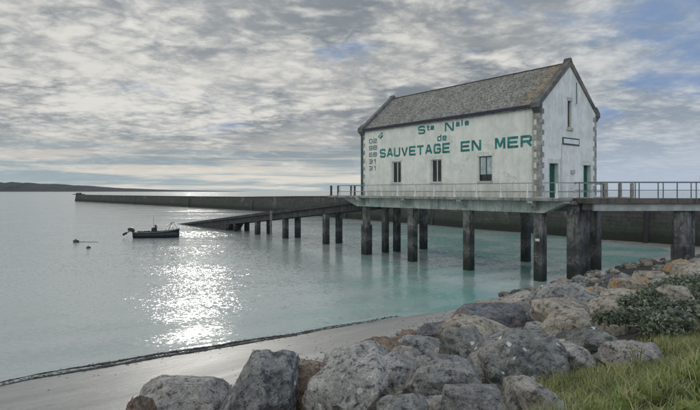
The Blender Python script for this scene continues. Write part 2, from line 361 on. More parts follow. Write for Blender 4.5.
def m_paint(name, col):
    m, t, bs = mat_base(name); v = t.n('ShaderNodeTexCoord').outputs['Object']
    n1 = t.noise(v, 1.3, 6, .6); n2 = t.noise(v, 14, 7, .7)
    c = t.mix(t.ramp(n1, .35, .65), tuple(x*.8 for x in col), tuple(min(1, x*1.5+.012) for x in col))
    c = t.mix(t.math('MULTIPLY', t.ramp(n2, .56, .66), .7), c, (.42, .52, .48))
    setp(t, bs, col=c, rough=.7, normal=bump(t, n2, .3, .01)); return m
M = dict(
 render=m_render(), roof=m_roof(), coping=m_coping(),
 quoin=plain('granite_quoin', (.29, .285, .26), .9, var=.45, scale=2.2, bmp=.6),
 sill=plain('pale_stone', (.42, .41, .37), .85, var=.2), dressing=plain('dressed_stone', (.60, .61, .565), .85, var=.18),
 navy=plain('navy_gutter', (.018, .022, .045), .45), green=plain('green_paint', (.012, .085, .075), .4, var=.2),
 teal=m_paint('teal_lettering', (.006, .135, .125)), greyteal=m_paint('grey_lettering', (.09, .145, .145)),
 white=plain('white_paint', (.66, .68, .66), .5, var=.12), frame=plain('window_frame_paint', (.55, .58, .56), .5, var=.1), darkframe=plain('dark_frame', (.05, .055, .06), .5),
 glass=m_glass(), pane_reflection=plain('pale_reflection_panel', (.38, .45, .45), .6, var=.25, scale=2), reveal=plain('green_white_reveal', (.50, .60, .56), .7, var=.1),
 beam=m_concrete('pale_concrete', (.30, .34, .32), (.50, .53, .50), (.17, .18, .165), (.17, .33, .29)),
 slab=m_concrete('slab_concrete', (.20, .20, .19), (.34, .34, .32), (.06, .06, .055)),
 darkslab=m_concrete('dark_slab', (.07, .062, .055), (.12, .105, .09), (.03, .028, .025)),
 pile=m_concrete('pile_concrete', (.075, .08, .078), (.22, .225, .22), (.03, .03, .032), None, 1.2, tide=True),
 slip=m_concrete('slip_concrete', (.035, .038, .040), (.07, .075, .078), (.015, .015, .015), None, 1, tide=False),
 rail=plain('pale_railing', (.52, .55, .53), .55, var=.2), steel=plain('grey_railing_steel', (.14, .145, .145), .5, .3),
 wood=plain('weathered_post', (.27, .265, .235), .9, var=.3), brown=plain('dark_brown_post', (.07, .055, .05), .8),
 masonry=m_masonry(), sand=m_sand(), soil=m_soil(), water=m_water(),
 hull=plain('dark_hull', (.008, .012, .02), .5), tubeg=plain('grey_gunwale', (.06, .065, .07), .6), black=plain('black_motor', (.012, .012, .014), .35),
 buoy=plain('dark_buoy', (.03, .03, .032), .4), rope=plain('rope', (.10, .10, .09), .9),
 hill=plain('headland_scrub', (.012, .020, .028), 1, var=.5, scale=.012, bmp=.0),
 lowrail=plain('weathered_rail', (.26, .24, .225), .7, var=.25), steelp=plain('grey_painted_rail', (.22, .25, .245), .5, var=.2),
 red=plain('faded_red', (.35, .10, .07), .6),
)
RK = dict(
 grey=m_rock('grey_granite', (0.172, 0.174, 0.168), (0.353, 0.348, 0.328), (0.033, 0.037, 0.043), .06, 0, .35),
 pale=m_rock('pale_granite', (0.279, 0.271, 0.246), (0.492, 0.471, 0.435), (0.037, 0.043, 0.059), .08, 0, .30),
 dark=m_rock('dark_granite', (0.078, 0.086, 0.102), (0.180, 0.187, 0.197), (0.021, 0.025, 0.034), .05, .2, .4),
 lich=m_rock('lichened_granite', (0.123, 0.125, 0.119), (0.312, 0.305, 0.279), (0.023, 0.030, 0.037), .24, .0, .5, .25),
 tan=m_rock('tan_granite', (0.295, 0.258, 0.205), (0.459, 0.418, 0.344), (0.070, 0.057, 0.045), .02, .08, .35),
 brown=m_rock('brown_schist', (0.156, 0.107, 0.074), (0.295, 0.221, 0.164), (0.041, 0.029, 0.023), .03, .1, .7),
 pink=m_rock('beige_granite', (0.279, 0.258, 0.234), (0.435, 0.410, 0.381), (0.057, 0.052, 0.049), .05, .08, .35),
 orange=m_rock('orange_lichened_rock', (0.262, 0.230, 0.172), (0.377, 0.336, 0.271), (0.074, 0.066, 0.053), .03, .95, .4),
)

# ---------------------------------------------------------------- terrain
EX, EY, NX, NY = .84, .54, -.54, .84            # along / across the shore
def ev(x, y): return x*EX+y*EY, x*NX+y*NY
def xy(e, v): return e*EX+v*NX, e*EY+v*NY
def lerp_tab(x, tab):
    if x <= tab[0][0]: return tab[0][1]
    for (a, p), (b, q) in zip(tab, tab[1:]):
        if x <= b: return p+(q-p)*(x-a)/(b-a)
    return tab[-1][1]
VF = [(-2, 7.0), (2, 10.2), (6, 14.3), (12, 15.2), (20, 18.0), (27, 19.2), (36, 20.5), (60, 22)]
VS = [(-60, 20.7), (12, 20.4), (20, 19.9), (27, 20.2), (34, 21.5), (44, 24.0), (60, 27)]
def h_terrain(x, y):
    e, v = ev(x, y); vf = lerp_tab(e, VF); vs = lerp_tab(e, VS)
    if v <= 2.3: z = 4.62
    elif v <= 3.3: z = 4.62-.75*(v-2.3)
    elif v <= vf: z = 3.87+(0.8-3.87)*(v-3.3)/(vf-3.3)
    elif v <= vs: z = .8*(1-(v-vf)/(vs-vf))
    else: z = max(-1.2, -(v-vs)*.09)
    if x > 31 and v > 24:
        d = abs((x-32.5)*.86+(y-67)*.5)/1.0
        z = max(z, .16-.05*abs(d-1.5)-(0.02*max(0, 36-x)))
    return z
def ground_z(x, y):
    z = h_terrain(x, y); return z+.06*noise.noise(Vector((x*.8, y*.8, 0)))*(1 if z > .9 else .15)
def axis(*segs):
    out = []
    for a, b, st in segs:
        n = max(1, int(round((b-a)/st))); out += [a+(b-a)*i/n for i in range(n)]
    return out+[segs[-1][1]]
es = axis((-400, -60, 40), (-60, -14, 4), (-14, 40, .35), (40, 80, 4), (80, 500, 60)); vs_ = axis((-300, -20, 40), (-20, -4, 2), (-4, 26, .3), (26, 60, 3), (60, 90, 10))
VV = []; FF = []; fm = []
for e in es:
    for v in vs_:
        x, y = xy(e, v); VV.append((x, y, ground_z(x, y)))
nv = len(vs_)
for i in range(len(es)-1):
    for j in range(nv-1):
        FF.append((i*nv+j, (i+1)*nv+j, (i+1)*nv+j+1, i*nv+j+1))
        fm.append(1 if vs_[j] < lerp_tab(es[i], VF)-.6 else 0)
gr = mesh_obj('beach_ground', VV, FF, [M['sand'], M['soil']], smooth=True); tag(gr, kind='structure')
for p, k in zip(gr.data.polygons, fm): p.material_index = k

# sea: one sheet, fine near the shore, with the little wave that breaks along the sand
def wave(e, v):
    vs0 = lerp_tab(e, VS)
    crest = vs0-.15+.10*math.sin(e*.55)+.05*math.sin(e*1.7)
    amp = lerp_tab(e, [(-12, .02), (-1, .025), (4, .05), (8, .05), (11, .035), (15, .01), (17, 0)])*(0.85+.2*math.sin(e*.9+1))
    d = v-crest
    ridge = math.exp(-(d/.09)**2) if d < 0 else math.exp(-(d/.42)**2)
    d2 = v-crest-.62
    r2 = .35*(math.exp(-(d2/.12)**2) if d2 < 0 else math.exp(-(d2/.3)**2))
    sw = .018*math.sin(v*1.9+.5*math.sin(e*.4))*math.exp(-max(0, v-vs0)/16)
    return amp*(ridge+r2)+sw
es = axis((-9000, -400, 1500), (-400, -60, 60), (-60, -16, 4), (-16, 18, .14), (18, 60, 2), (60, 400, 60), (400, 9000, 1500))
vw = axis((18.2, 19.4, .3), (19.4, 22.4, .035), (22.4, 32, .3), (32, 80, 3), (80, 400, 40), (400, 20000, 1500))
VV = []; FF = []
for e in es:
    for v in vw:
        # near the shore the inner edge follows the land so no land point is drowned behind it
        vv = v+(lerp_tab(e, VS)-20.5)*max(0, 1-(v-18.2)/40)
        x, y = xy(e, vv); z = wave(e, vv) if -60 < e < 60 and vv < 60 else 0
        VV.append((x, y, z+.004))
nv = len(vw)
for i in range(len(es)-1):
    for j in range(nv-1): FF.append((i*nv+j, (i+1)*nv+j, (i+1)*nv+j+1, i*nv+j+1))
tag(mesh_obj('sea_water', VV, FF, M['water'], smooth=True), kind='structure')

# dark strips and flecks added for the dark front face of the little wave
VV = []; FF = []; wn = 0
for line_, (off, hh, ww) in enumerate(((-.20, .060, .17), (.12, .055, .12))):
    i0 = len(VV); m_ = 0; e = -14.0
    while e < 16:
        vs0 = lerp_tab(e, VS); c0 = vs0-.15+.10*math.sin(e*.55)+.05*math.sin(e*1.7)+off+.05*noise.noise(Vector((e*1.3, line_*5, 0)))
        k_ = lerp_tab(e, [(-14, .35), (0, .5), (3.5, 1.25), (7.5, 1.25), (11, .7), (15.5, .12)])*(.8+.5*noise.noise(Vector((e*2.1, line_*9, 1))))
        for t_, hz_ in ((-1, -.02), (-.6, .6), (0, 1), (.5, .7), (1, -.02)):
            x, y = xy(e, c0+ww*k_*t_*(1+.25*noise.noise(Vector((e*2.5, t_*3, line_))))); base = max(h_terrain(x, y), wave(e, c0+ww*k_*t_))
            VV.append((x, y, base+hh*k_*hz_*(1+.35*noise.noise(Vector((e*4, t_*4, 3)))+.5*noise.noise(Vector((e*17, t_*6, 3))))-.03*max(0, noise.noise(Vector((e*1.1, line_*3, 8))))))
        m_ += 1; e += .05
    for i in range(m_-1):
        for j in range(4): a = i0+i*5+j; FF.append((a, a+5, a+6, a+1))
rnd = random.Random(77)
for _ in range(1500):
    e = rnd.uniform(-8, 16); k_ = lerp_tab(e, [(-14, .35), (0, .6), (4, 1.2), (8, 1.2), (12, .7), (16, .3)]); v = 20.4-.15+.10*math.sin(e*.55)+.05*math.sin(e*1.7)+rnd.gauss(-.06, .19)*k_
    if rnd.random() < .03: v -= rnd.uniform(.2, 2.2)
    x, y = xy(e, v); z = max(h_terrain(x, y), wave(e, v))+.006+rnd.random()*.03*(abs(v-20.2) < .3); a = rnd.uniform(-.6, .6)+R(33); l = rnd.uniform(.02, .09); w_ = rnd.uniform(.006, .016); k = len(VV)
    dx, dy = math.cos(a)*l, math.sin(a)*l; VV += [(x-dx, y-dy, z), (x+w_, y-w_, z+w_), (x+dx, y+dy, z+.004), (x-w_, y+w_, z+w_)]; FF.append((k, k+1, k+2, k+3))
tag(mesh_obj('wave_dark_strip', VV, FF, plain('wave_strip_dark', (.022, .022, .019), .75, var=.5, scale=6, bmp=.8)), 'dark strip added along the sand for the dark front face of the small wave', 'wave_dark_strip', kind='stuff')

# pebbles strewn over the sand below the boulders
VV = []; FF = []
for _ in range(1000):
    e = rnd.uniform(-1, 34); vf = lerp_tab(e, VF); v = vf+abs(rnd.gauss(0, 1.1))-.3; x, y = xy(e, v)
    if h_terrain(x, y) < .02: continue
    q = rnd.uniform(.012, .05)*(1 if v < vf+1 else .6); z = h_terrain(x, y); k = len(VV); a0 = rnd.uniform(0, 6)
    VV += [(x+q*rnd.uniform(.7, 1.2)*math.cos(a0+i*1.257), y+q*rnd.uniform(.7, 1.2)*math.sin(a0+i*1.257), z-.01) for i in range(5)]+[(x+q*.6*math.cos(a0+i*1.257), y+q*.6*math.sin(a0+i*1.257), z+q*.7) for i in range(5)]
    FF += [(k+i, k+(i+1) % 5, k+5+(i+1) % 5, k+5+i) for i in range(5)]+[tuple(k+5+i for i in range(5))]
tag(mesh_obj('pebbles', VV, FF, plain('pebble_grey', (.16, .155, .145), .7, var=.6, scale=3)), 'scattered small pebbles on the sand at the foot of the boulders', 'pebbles', kind='stuff')

# headland far across the bay
prof = [(-800, 178), (-500, 180), (-120, 181.5), (0, 182.6), (20, 183.6), (45, 184.6), (60, 185.3), (75, 186.3), (95, 187.6), (115, 188.3), (140, 189.2), (165, 189.9), (190, 190.35), (215, 190.8), (232, 191.1)]
VV = []; FF = []; D = 3200
cols_ = 260
for i in range(cols_):
    px = -800+1032*i/(cols_-1); y_ = lerp_tab(px, prof); zt = max(.5, (191.3-y_)*D/F*1.0+EYE*0)
    x = (px-350)/F*D
    j = 1+.0
    zt *= 1+.10*noise.noise(Vector((px*.11, 3, 0)))+.07*noise.noise(Vector((px*.45, 7, 0)))
    VV += [(x, D-60, -1), (x, D-20, min(zt, 3)), (x*1.04, D+220, zt*.6*(1+.3*noise.noise(Vector((px*.3, 1, 0))))), (x*1.1, D+600, zt*1.22), (x*1.2, D+1500, zt*.6)]
for i in range(cols_-1):
    for j in range(4): FF.append((i*5+j, (i+1)*5+j, (i+1)*5+j+1, i*5+j+1))
tag(mesh_obj('headland_hill', VV, FF, M['hill'], smooth=False), kind='structure')

# ---------------------------------------------------------------- lifeboat station
DECK = 5.8
ROT = math.atan2(.618, .786)
NC = (13.28, 36.0)
W, L = 8.0, 19.56
def bl(x, y, z=0):                               # building-local -> world
    return (NC[0]+.786*x-.618*y, NC[1]+.618*x+.786*y, z)
house = empty('lifeboat_station', (NC[0], NC[1], DECK), ROT)
tag(house, 'long white rendered lifeboat house with steep lichened roof and teal lettering, standing on concrete piles', 'boathouse')
EAVE, RIDGE = 6.50, 9.95
AP = 10.32
# solid wall mass with recesses cut for openings
mb = MB().prism([(0, 0), (W, 0), (W, EAVE), (W/2, RIDGE-.08), (0, EAVE)], 'y', 0, L)
wall = mb.build('wall', M['render'], house)
wins = [(13.96, 15.16, 1.2, 3.18), (9.09, 10.27, 1.2, 3.14), (4.02, 5.28, 1.24, 3.16)]
cuts = []
for y0, y1, z0, z1 in wins: cuts.append((-.3, .28, y0, y1, z0, z1))
doors = [(1.2, 2.4, 2.46), (6.0, 7.15, 2.46)]
for x0, x1, z1 in doors: cuts.append((x0, x1, -.3, .42, -.2, z1))
slit = (3.68, 4.22, 5.22, 7.2); cuts.append((slit[0], slit[1], -.3, .35, slit[2], slit[3]))
cm = MB()
for c in cuts: cm.box(*c)
cutter = cm.build('cutter', M['render'], house)
bo = wall.modifiers.new('cut', 'BOOLEAN'); bo.operation = 'DIFFERENCE'; bo.object = cutter; bo.solver = 'EXACT'
bpy.context.view_layer.update()
dg = bpy.context.evaluated_depsgraph_get(); me = bpy.data.meshes.new_from_object(wall.evaluated_get(dg))
wall.modifiers.clear(); wall.data = me; bpy.data.objects.remove(cutter, do_unlink=True)
# windows
for k, (y0, y1, z0, z1) in enumerate(wins):
    fr = MB(); x0, x1 = .14, .22; f = .07
    fr.box(x0, x1, y0, y0+f, z0, z1).box(x0, x1, y1-f, y1, z0, z1).box(x0, x1, y0+f, y1-f, z1-f, z1).box(x0, x1, y0+f, y1-f, z0, z0+f)
    fr.box(x0+.003, x1-.003, (y0+y1)/2-.045, (y0+y1)/2+.045, z0+f, z1-f)
    win = fr.build('window', M['frame'] if k < 2 else M['darkframe'], house)
    MB().box(.185, .20, y0+f, y1-f, z0+f, z1-f).build('pane', M['glass'], win)
    if k == 2:  # pale panels in the panes stand in for reflected sky
        MB().box(.165, .183, y0+f, (y0+y1)/2-.05, z0+.52, z1-f).box(.165, .183, (y0+y1)/2+.05, y1-f, z0+.52, z1-f).build('pane_reflection', M['pane_reflection'], win)
    MB().box(-.09, .10, y0-.10, y1+.10, z0-.16, z0-.002).build('sill', M['sill'], win, .015)
    MB().box(-.018, .05, y0-.22, y1+.22, z1+.002, z1+.34).build('lintel', M['dressing'], win, .01)
    MB().box(-.012, .05, y1+.002, y1+.16, z0, z1).build('jamb', M['dressing'], win); MB().box(-.012, .05, y0-.14, y0-.002, z0, z1).build('jamb', M['dressing'], win)
# doors
for x0, x1, z1 in doors:
    d = MB().box(x0+.01, x1-.01, .30, .36, .02, z1-.03)
    d = d.build('door', M['green'], house)
    pn = MB()
    for a in np.linspace(x0+.08, x1-.08, 7)[1:-1]: pn.box(a-.012, a+.012, .285, .299, .05, z1-.08)
    pn.build('batten', M['green'], d)
    MB().box(x1-.18, x1-.13, .25, .298, 1.0, 1.14).build('handle', M['steel'], d)
    MB().box(x0-.22, x1+.22, -.018, .05, z1+.002, z1+.36).build('lintel', M['dressing'], d, .01)
    MB().box(x0-.14, x0-.002, -.012, .05, 0, z1).build('jamb', M['dressing'], d); MB().box(x1+.002, x1+.14, -.012, .05, 0, z1).build('jamb', M['dressing'], d)
    MB().box(x1-.006, x1+.0-.001, .0, .30, .0, z1-.002).build('reveal', M['reveal'], d)
# slit window
sw = MB().box(slit[0]+.01, slit[1]-.01, .2, .24, slit[2]+.01, slit[3]-.01).build('slit_window', M['darkframe'], house)
MB().box(slit[0]-.16, slit[1]+.16, -.10, .1, slit[2]-.24, slit[2]-.002).build('sill', M['sill'], sw, .015)
MB().box(slit[0]-.12, slit[1]+.12, -.016, .05, slit[3]+.002, slit[3]+.26).build('lintel', M['sill'], sw)
mbx = MB()
for a in (slit[0]+.10, slit[0]+.27, slit[1]-.10): mbx.box(a-.01, a+.01, .12, .14, slit[2], slit[3])
mbx.build('bars', M['steel'], sw)
# plate on the gable
pl = MB().box(2.93, 5.30, -.055, -.004, 3.90, 4.44).build('plaque', M['darkframe'], house)
MB().box(3.03, 5.20, -.066, -.056, 4.0, 4.34).build('plaque_panel', M['white'], pl)
MB().box(4.1, 4.56, -.12, -.004, 1.78, 2.05).build('meter_box', M['sill'], house, .01)
MB().tube([(2.80, -.03, 4.0), (2.80, -.03, 2.85), (2.72, -.03, 2.8), (2.72, -.03, .1)], .018, 6).build('cable', M['sill'], house)
MB().tube([(4.95, -.03, 8.7), (4.95, -.03, 7.08), (4.75, -.03, 7.05)], .022, 6).build('cable', M['darkframe'], house)
# quoins
def quoins(cx, cy, sx, sy, name='quoins'):
    q = MB(); z = .1; k = 0; random.seed(5)
    while z < EAVE-.5:
        h = random.uniform(.34, .42); a, b = (.50, .26) if k % 2 else (.26, .46)
        # L-shaped block wrapped round the corner: one box just proud of both faces
        x0, x1 = (cx-.03, cx+a) if sx > 0 else (cx-a, cx+.03); y0, y1 = (cy-.03, cy+b) if sy > 0 else (cy-b, cy+.03)
        q.box(x0, x1, y0, y1, z, z+h-.015); z += h; k += 1
    q.build(name, M['quoin'], house, .012)
quoins(0, 0, 1, 1); quoins(W, 0, -1, 1); quoins(0, L, 1, -1); quoins(W, L, -1, -1)
# roof planes
def roof_side(sgn):
    x_e, x_r = (-.22, W/2) if sgn < 0 else (W+.22, W/2)
    slope = (RIDGE-EAVE)/(W/2); ze = EAVE-.22*slope+.12; zr = RIDGE+.12
    n = 22; poly_t = []; v = []; f = []
    return [(x_e, ze), (x_r, zr), (x_r, zr-.13), (x_e, ze-.13)]
rp = MB()
rp.prism(roof_side(-1), 'y', .36, L-.36)
rp.prism(roof_side(1), 'y', .36, L-.36)
roof = rp.build('roof', M['roof'], house)
MB().tube([(W/2, .36+i*.5, RIDGE+.11+(.012 if i % 2 else 0)) for i in range(39)], .075, 8).build('ridge_tiles', plain('ridge_tile', (.075, .05, .045), .85, var=.35, scale=2), roof)
# copings on both gables with kneelers
for y0, y1 in ((-.08, .40), (L-.40, L+.08)):
    cp = MB(); sl_ = (RIDGE-EAVE)/(W/2)
    for sg in (0, 1):
        pts = [(-.32, EAVE+.14), (W/2, AP+.06), (W/2, AP-.50), (-.30, EAVE-.26)]
        if sg: pts = [(W-a, b) for a, b in pts]
        cp.prism(pts, 'y', y0+(.002 if sg else 0), y1-(.002 if sg else 0))
    co = cp.build('gable_coping', M['coping'], house, .02)
    MB().prism([(W/2-.26, AP-.22), (W/2-.1, AP+.10), (W/2+.1, AP+.10), (W/2+.26, AP-.22)], 'y', y0-.02, y1+.02).build('apex_stone', M['coping'], co, .02)
    for sg in (0, 1):
        kn = MB(); a = [(-.42, EAVE-.20), (-.42, EAVE+.16), (.12, EAVE+.62), (.12, EAVE-.20)]; b = [(-.34, EAVE-.22), (.1, EAVE-.22), (.1, EAVE-.50), (-.05, EAVE-.55), (-.16, EAVE-.40)]
        if sg: a = [(W-p, q) for p, q in a]; b = [(W-p, q) for p, q in b]
        kn.prism(a, 'y', y0-.05, y1+.12); kn.prism(b, 'y', y0-.03, y1+.08)
        kn.build('kneeler', M['coping'], co, .02)
# gutters, downpipes
for sg in (0, 1):
    x = -.26 if not sg else W+.14
    g_ = MB().box(x, x+.16, .50, L-.50, EAVE-.15, EAVE+.10).build('gutter', M['navy'], house, .03)
    MB().box(-.12 if not sg else W+.002, -.002 if not sg else W+.12, .45, L-.45, EAVE-.18, EAVE-.05).build('fascia', M['navy'], g_)
MB().tube([(-.2, .56, EAVE-.1), (-.08, .52, EAVE-.45), (-.08, .52, .05)], .045, 8).build('downpipe', M['sill'], house)
MB().tube([(-.2, L-.56, EAVE-.1), (-.12, L-.10, EAVE-.5), (-.12, L-.10, .05)], .085, 8).build('downpipe', M['green'], house)

# ---------------------------------------------------------------- lettering
G = {
 'S': [[(1, .82), (.85, 1), (.15, 1), (0, .85), (0, .65), (.15, .52), (.85, .48), (1, .35), (1, .15), (.85, 0), (.15, 0), (0, .18)]],
 'A': [[(0, 0), (.42, 1), (.58, 1), (1, 0)], [(.2, .3), (.8, .3)]],
 'U': [[(0, 1), (0, .15), (.15, 0), (.85, 0), (1, .15), (1, 1)]],
 'V': [[(0, 1), (.45, 0), (.55, 0), (1, 1)]],
 'E': [[(1, 1), (0, 1), (0, 0), (1, 0)], [(0, .5), (.9, .5)]],
 'T': [[(0, 1), (1, 1)], [(.5, 1), (.5, 0)]],
 'G': [[(1, .82), (.85, 1), (.15, 1), (0, .85), (0, .15), (.15, 0), (.85, 0), (1, .15), (1, .48), (.55, .48)]],
 'N': [[(0, 0), (0, 1), (.15, 1), (.85, 0), (1, 0), (1, 1)]],
 'M': [[(0, 0), (0, 1), (.12, 1), (.5, .12), (.88, 1), (1, 1), (1, 0)]],
 'R': [[(0, 0), (0, 1), (.85, 1), (1, .87), (1, .6), (.85, .47), (0, .47)], [(.62, .47), (1, 0)]],
 't': [[(.3, 1), (.3, .12), (.42, 0), (.9, 0)], [(0, .68), (.85, .68)]],
 'e': [[(0, .36), (1, .36), (1, .58), (.85, .72), (.15, .72), (0, .58), (0, .13), (.15, 0), (.95, 0)]],
 'a': [[(.08, .72), (.85, .72), (1, .6), (1, 0), (.13, 0), (0, .1), (0, .28), (.13, .38), (1, .38)]],
 'l': [[(.5, 1), (.5, 0)]],
 'd': [[(1, 1), (1, 0), (.15, 0), (0, .13), (0, .58), (.15, .72), (1, .72)]],
 '0': [[(.15, 0), (.85, 0), (1, .15), (1, .85), (.85, 1), (.15, 1), (0, .85), (0, .15), (.15, 0)]],
 '2': [[(0, 1), (.85, 1), (1, .87), (1, .62), (.85, .5), (.15, .5), (0, .38), (0, 0), (1, 0)]],
 '3': [[(0, 1), (.85, 1), (1, .87), (1, .13), (.85, 0), (0, 0)], [(.2, .5), (1, .5)]],
 '1': [[(.15, .8), (.6, 1), (.6, 0)]],
 '6': [[(1, 1), (.15, 1), (0, .85), (0, .13), (.13, 0), (.87, 0), (1, .13), (1, .4), (.87, .54), (0, .54)]],
 '8': [[(.13, 0), (.87, 0), (1, .13), (1, .87), (.87, 1), (.13, 1), (0, .87), (0, .13), (.13, 0)], [(0, .52), (1, .52)]],
 '9': [[(0, 0), (.85, 0), (1, .15), (1, .87), (.87, 1), (.13, 1), (0, .87), (0, .6), (.13, .46), (1, .46)]],
}
def stroke_text(mb, items):
    """items: (char, y_left, z_base, width, height, thick); letters on the long wall (x<0 side), reading towards smaller y"""
    k = 0
    for ch, yl, zb, wd, ht, th in items:
        for line in G[ch]:
            pts = [Vector((yl-th/2-p[0]*(wd-th), zb+th/2+p[1]*(ht-th))) for p in line]
            for a, b in zip(pts, pts[1:]):
                d = (b-a).normalized(); n = Vector((-d.y, d.x))*th/2; diag = abs(d.x) > .02 and abs(d.y) > .02
                ex = d*(th*.18 if diag else th*.30)
                if not diag and (a in (pts[0],) or True): ex = d*th*.42
                if diag: ex = d*th*.22
                q = [a-ex+n, b+ex+n, b+ex-n, a-ex-n]; o = -.006-.0006*(k % 9); k += 1
                mb.add([(o, p.x, p.y) for p in q]+[(-.001, p.x, p.y) for p in q], [(0, 1, 2, 3), (0, 4, 5, 1), (1, 5, 6, 2), (2, 6, 7, 3), (3, 7, 4, 0)])
def word(txt, y0, y1, zb, ht, th, mat, gap=.2):
    n = len(txt); pitch = (y0-y1)/(n-gap)
    mb = MB(); stroke_text(mb, [(c, y0-i*pitch, zb, pitch*(1-gap), ht, th) for i, c in enumerate(txt)])
    return mb.build('lettering', mat, house)
word('SAUVETAGE', 16.85, 8.16, 3.62, .85, .185, M['teal'], .16)
word('EN', 7.05, 5.02, 3.62, .85, .19, M['teal'], .16)
word('MER', 3.75, .62, 3.62, .85, .19, M['teal'], .16)
mb = MB(); stroke_text(mb, [('S', 11.80, 5.42, .85, .74, .165), ('t', 10.75, 5.68, .34, .48, .12), ('e', 10.33, 5.68, .42, .48, .12)]); mb.build('lettering', M['teal'], house)
mb = MB(); stroke_text(mb, [('N', 8.72, 5.40, .98, .76, .17), ('a', 7.55, 5.70, .40, .48, .12), ('l', 7.05, 5.70, .30, .50, .12), ('e', 6.62, 5.70, .42, .48, .12)]); mb.build('lettering', M['teal'], house)
mb = MB(); stroke_text(mb, [('d', 9.55, 4.66, .46, .56, .12), ('e', 8.98, 4.66, .46, .56, .12)]); mb.build('lettering', M['teal'], house)
for i, t2 in enumerate(('02', '98', '68', '31', '31')):
    word(t2, 18.46, 17.28, 5.10-i*.66, .44, .10, M['greyteal'], .14)
# little telephone emblem: tilted handset over a body
ph = MB()
def tilt(pts, cy, cz, a):
    ca, sa = math.cos(a), math.sin(a); return [(cy+p*ca-q*sa, cz+p*sa+q*ca) for p, q in pts]
for pts, o in ((tilt([(-.28, -.02), (.28, -.02), (.22, -.22), (-.22, -.22)], 16.72, 5.72, R(-35)), -.006),
               (tilt([(-.36, .04), (-.36, .20), (.36, .20), (.36, .04), (.20, .04), (.20, .10), (-.20, .10), (-.20, .04)], 16.72, 5.72, R(-35)), -.007)):
    ph.prism(pts, 'x', o, -.001)
ph.build('telephone_emblem', M['teal'], house)

# ---------------------------------------------------------------- pier deck, beams, piles, railings
pier = empty('pile_pier', (NC[0], NC[1], 0), ROT)
tag(pier, 'concrete pier platform on tall square piles carrying the white lifeboat house', 'pier')
X0, X1, Y0, Y1 = -1.30, W+1.2, -2.05, 21.9
MB().box(X0, X1, Y0, Y1, DECK-.20, DECK).build('deck_slab', M['slab'], pier, .02)
bm_ = MB()
bm_.box(-.42, .42, -.5, L+.3, DECK-1.05, DECK-.203)                 # long front beam
bm_.box(W-.42, W+.42, -.5, L+.3, DECK-1.05, DECK-.203)
for yy in (0, 6.25, 12.5, 18.8): bm_.box(.423, W-.423, yy-.3, yy+.3, DECK-1.0, DECK-.203)
bm_.build('beam', M['beam'], pier, .02)
for xx in (0, W):                                                 # haunched brackets at both ends
    MB().prism([(-.503, DECK-1.04), (-.503, DECK-.204), (Y0+.05, DECK-.204), (Y0+.05, DECK-.36)], 'x', xx-.40, xx+.40).build('bracket', M['beam'], pier)
    MB().prism([(L+.303, DECK-1.04), (L+.303, DECK-.204), (Y1-.05, DECK-.204), (Y1-.05, DECK-.36)], 'x', xx-.40, xx+.40).build('bracket', M['beam'], pier)
for yy in (0, 6.25, 12.5, 18.8): MB().prism([(-.423, DECK-.9), (-.423, DECK-.204), (X0+.05, DECK-.204), (X0+.05, DECK-.34)], 'y', yy-.2, yy+.2).build('bracket', M['beam'], pier)
def pile(x, y, s, top, collar=None, par=None):
    p = MB().box(x-s/2, x+s/2, y-s/2, y+s/2, -2.5, top)
    if collar: p.box(x-collar[0]/2, x+collar[0]/2, y-collar[0]/2, y+collar[0]/2, -2.5, collar[1])
    p.build('pile', M['pile'], par or pier, .03)
for yy in (0, 6.25, 12.5): pile(.02, yy, .66, DECK-1.053); pile(W-.1, yy, .66, DECK-1.053)
pile(0.02, 18.85, .58, DECK-1.053, (.80, 2.95)); pile(W, 18.8, .66, DECK-1.053)
pile(2.55, 18.9, .56, DECK-1.003); pile(4.15, 18.9, .60, DECK-1.003)
# broad pier under the corner where the footbridge lands
MB().box(.80, 1.72, -2.4, -1.5, -2.5, DECK-.45).prism([(.45, DECK-.45), (.45, DECK-.203), (2.2, DECK-.203), (2.2, DECK-.45)], 'y', -2.5, -1.3).build('corner_pillar', M['pile'], pier, .03)
MB().box(2.15, 2.75, -2.2, -1.6, -2.5, DECK-.204).build('pile', M['pile'], pier, .03)

def railing(label, path, closed, post, mat, matpost, h=1.02, spacing=2.15, cat='railing', pw=.10, world=False):
    """path: list of building-local points (or world)"""
    f = (lambda x, y, z: Vector((x, y, z))) if world else (lambda x, y, z: Vector(bl(x, y, z)))
    p0 = f(*path[0], DECK); r = empty('railing', p0, 0 if world else ROT); tag(r, label, cat)
    loc = lambda p: ((p[0]-path[0][0]), (p[1]-path[0][1]))
    tp, md = MB(), MB(); posts = []
    for a, b in zip(path, path[1:]):
        (ax, ay), (bx, by) = loc(a), loc(b); d = math.hypot(bx-ax, by-ay); n = max(1, round(d/spacing))
        tp.bar((ax, ay, h), (bx, by, h), .06, .055); md.bar((ax, ay, h*.42), (bx, by, h*.42), .05, .07)
        for i in range(n+1 if b is path[-1] else n): posts.append((ax+(bx-ax)*i/n, ay+(by-ay)*i/n))
    tp.build('top_rail', mat, r); md.build('lower_rail', M['lowrail'] if post else mat, r)
    for x, y in posts:
        q = MB().box(x-pw/2, x+pw/2, y-pw/2, y+pw/2, 0.002, h-.03)
        if post == 'foot': q.box(x-pw*.75, x+pw*.75, y-pw*.75, y+pw*.75, .001, .30)
        q.build('post', matpost, r)
    return r
railing('pale painted railing along the walkway before the lettered wall and green doors', [(X0+.1, 21.7), (X0+.1, Y0+.1), (X1-3.5, Y0+.1)], False, 'foot', M['steelp'], M['white'])
railing('dark railing at the seaward end of the platform above the slipway', [(X0+.1, 21.78), (X1-.1, 21.78), (X1-.1, Y0+2)], False, '', M['steel'], M['brown'], pw=.13)
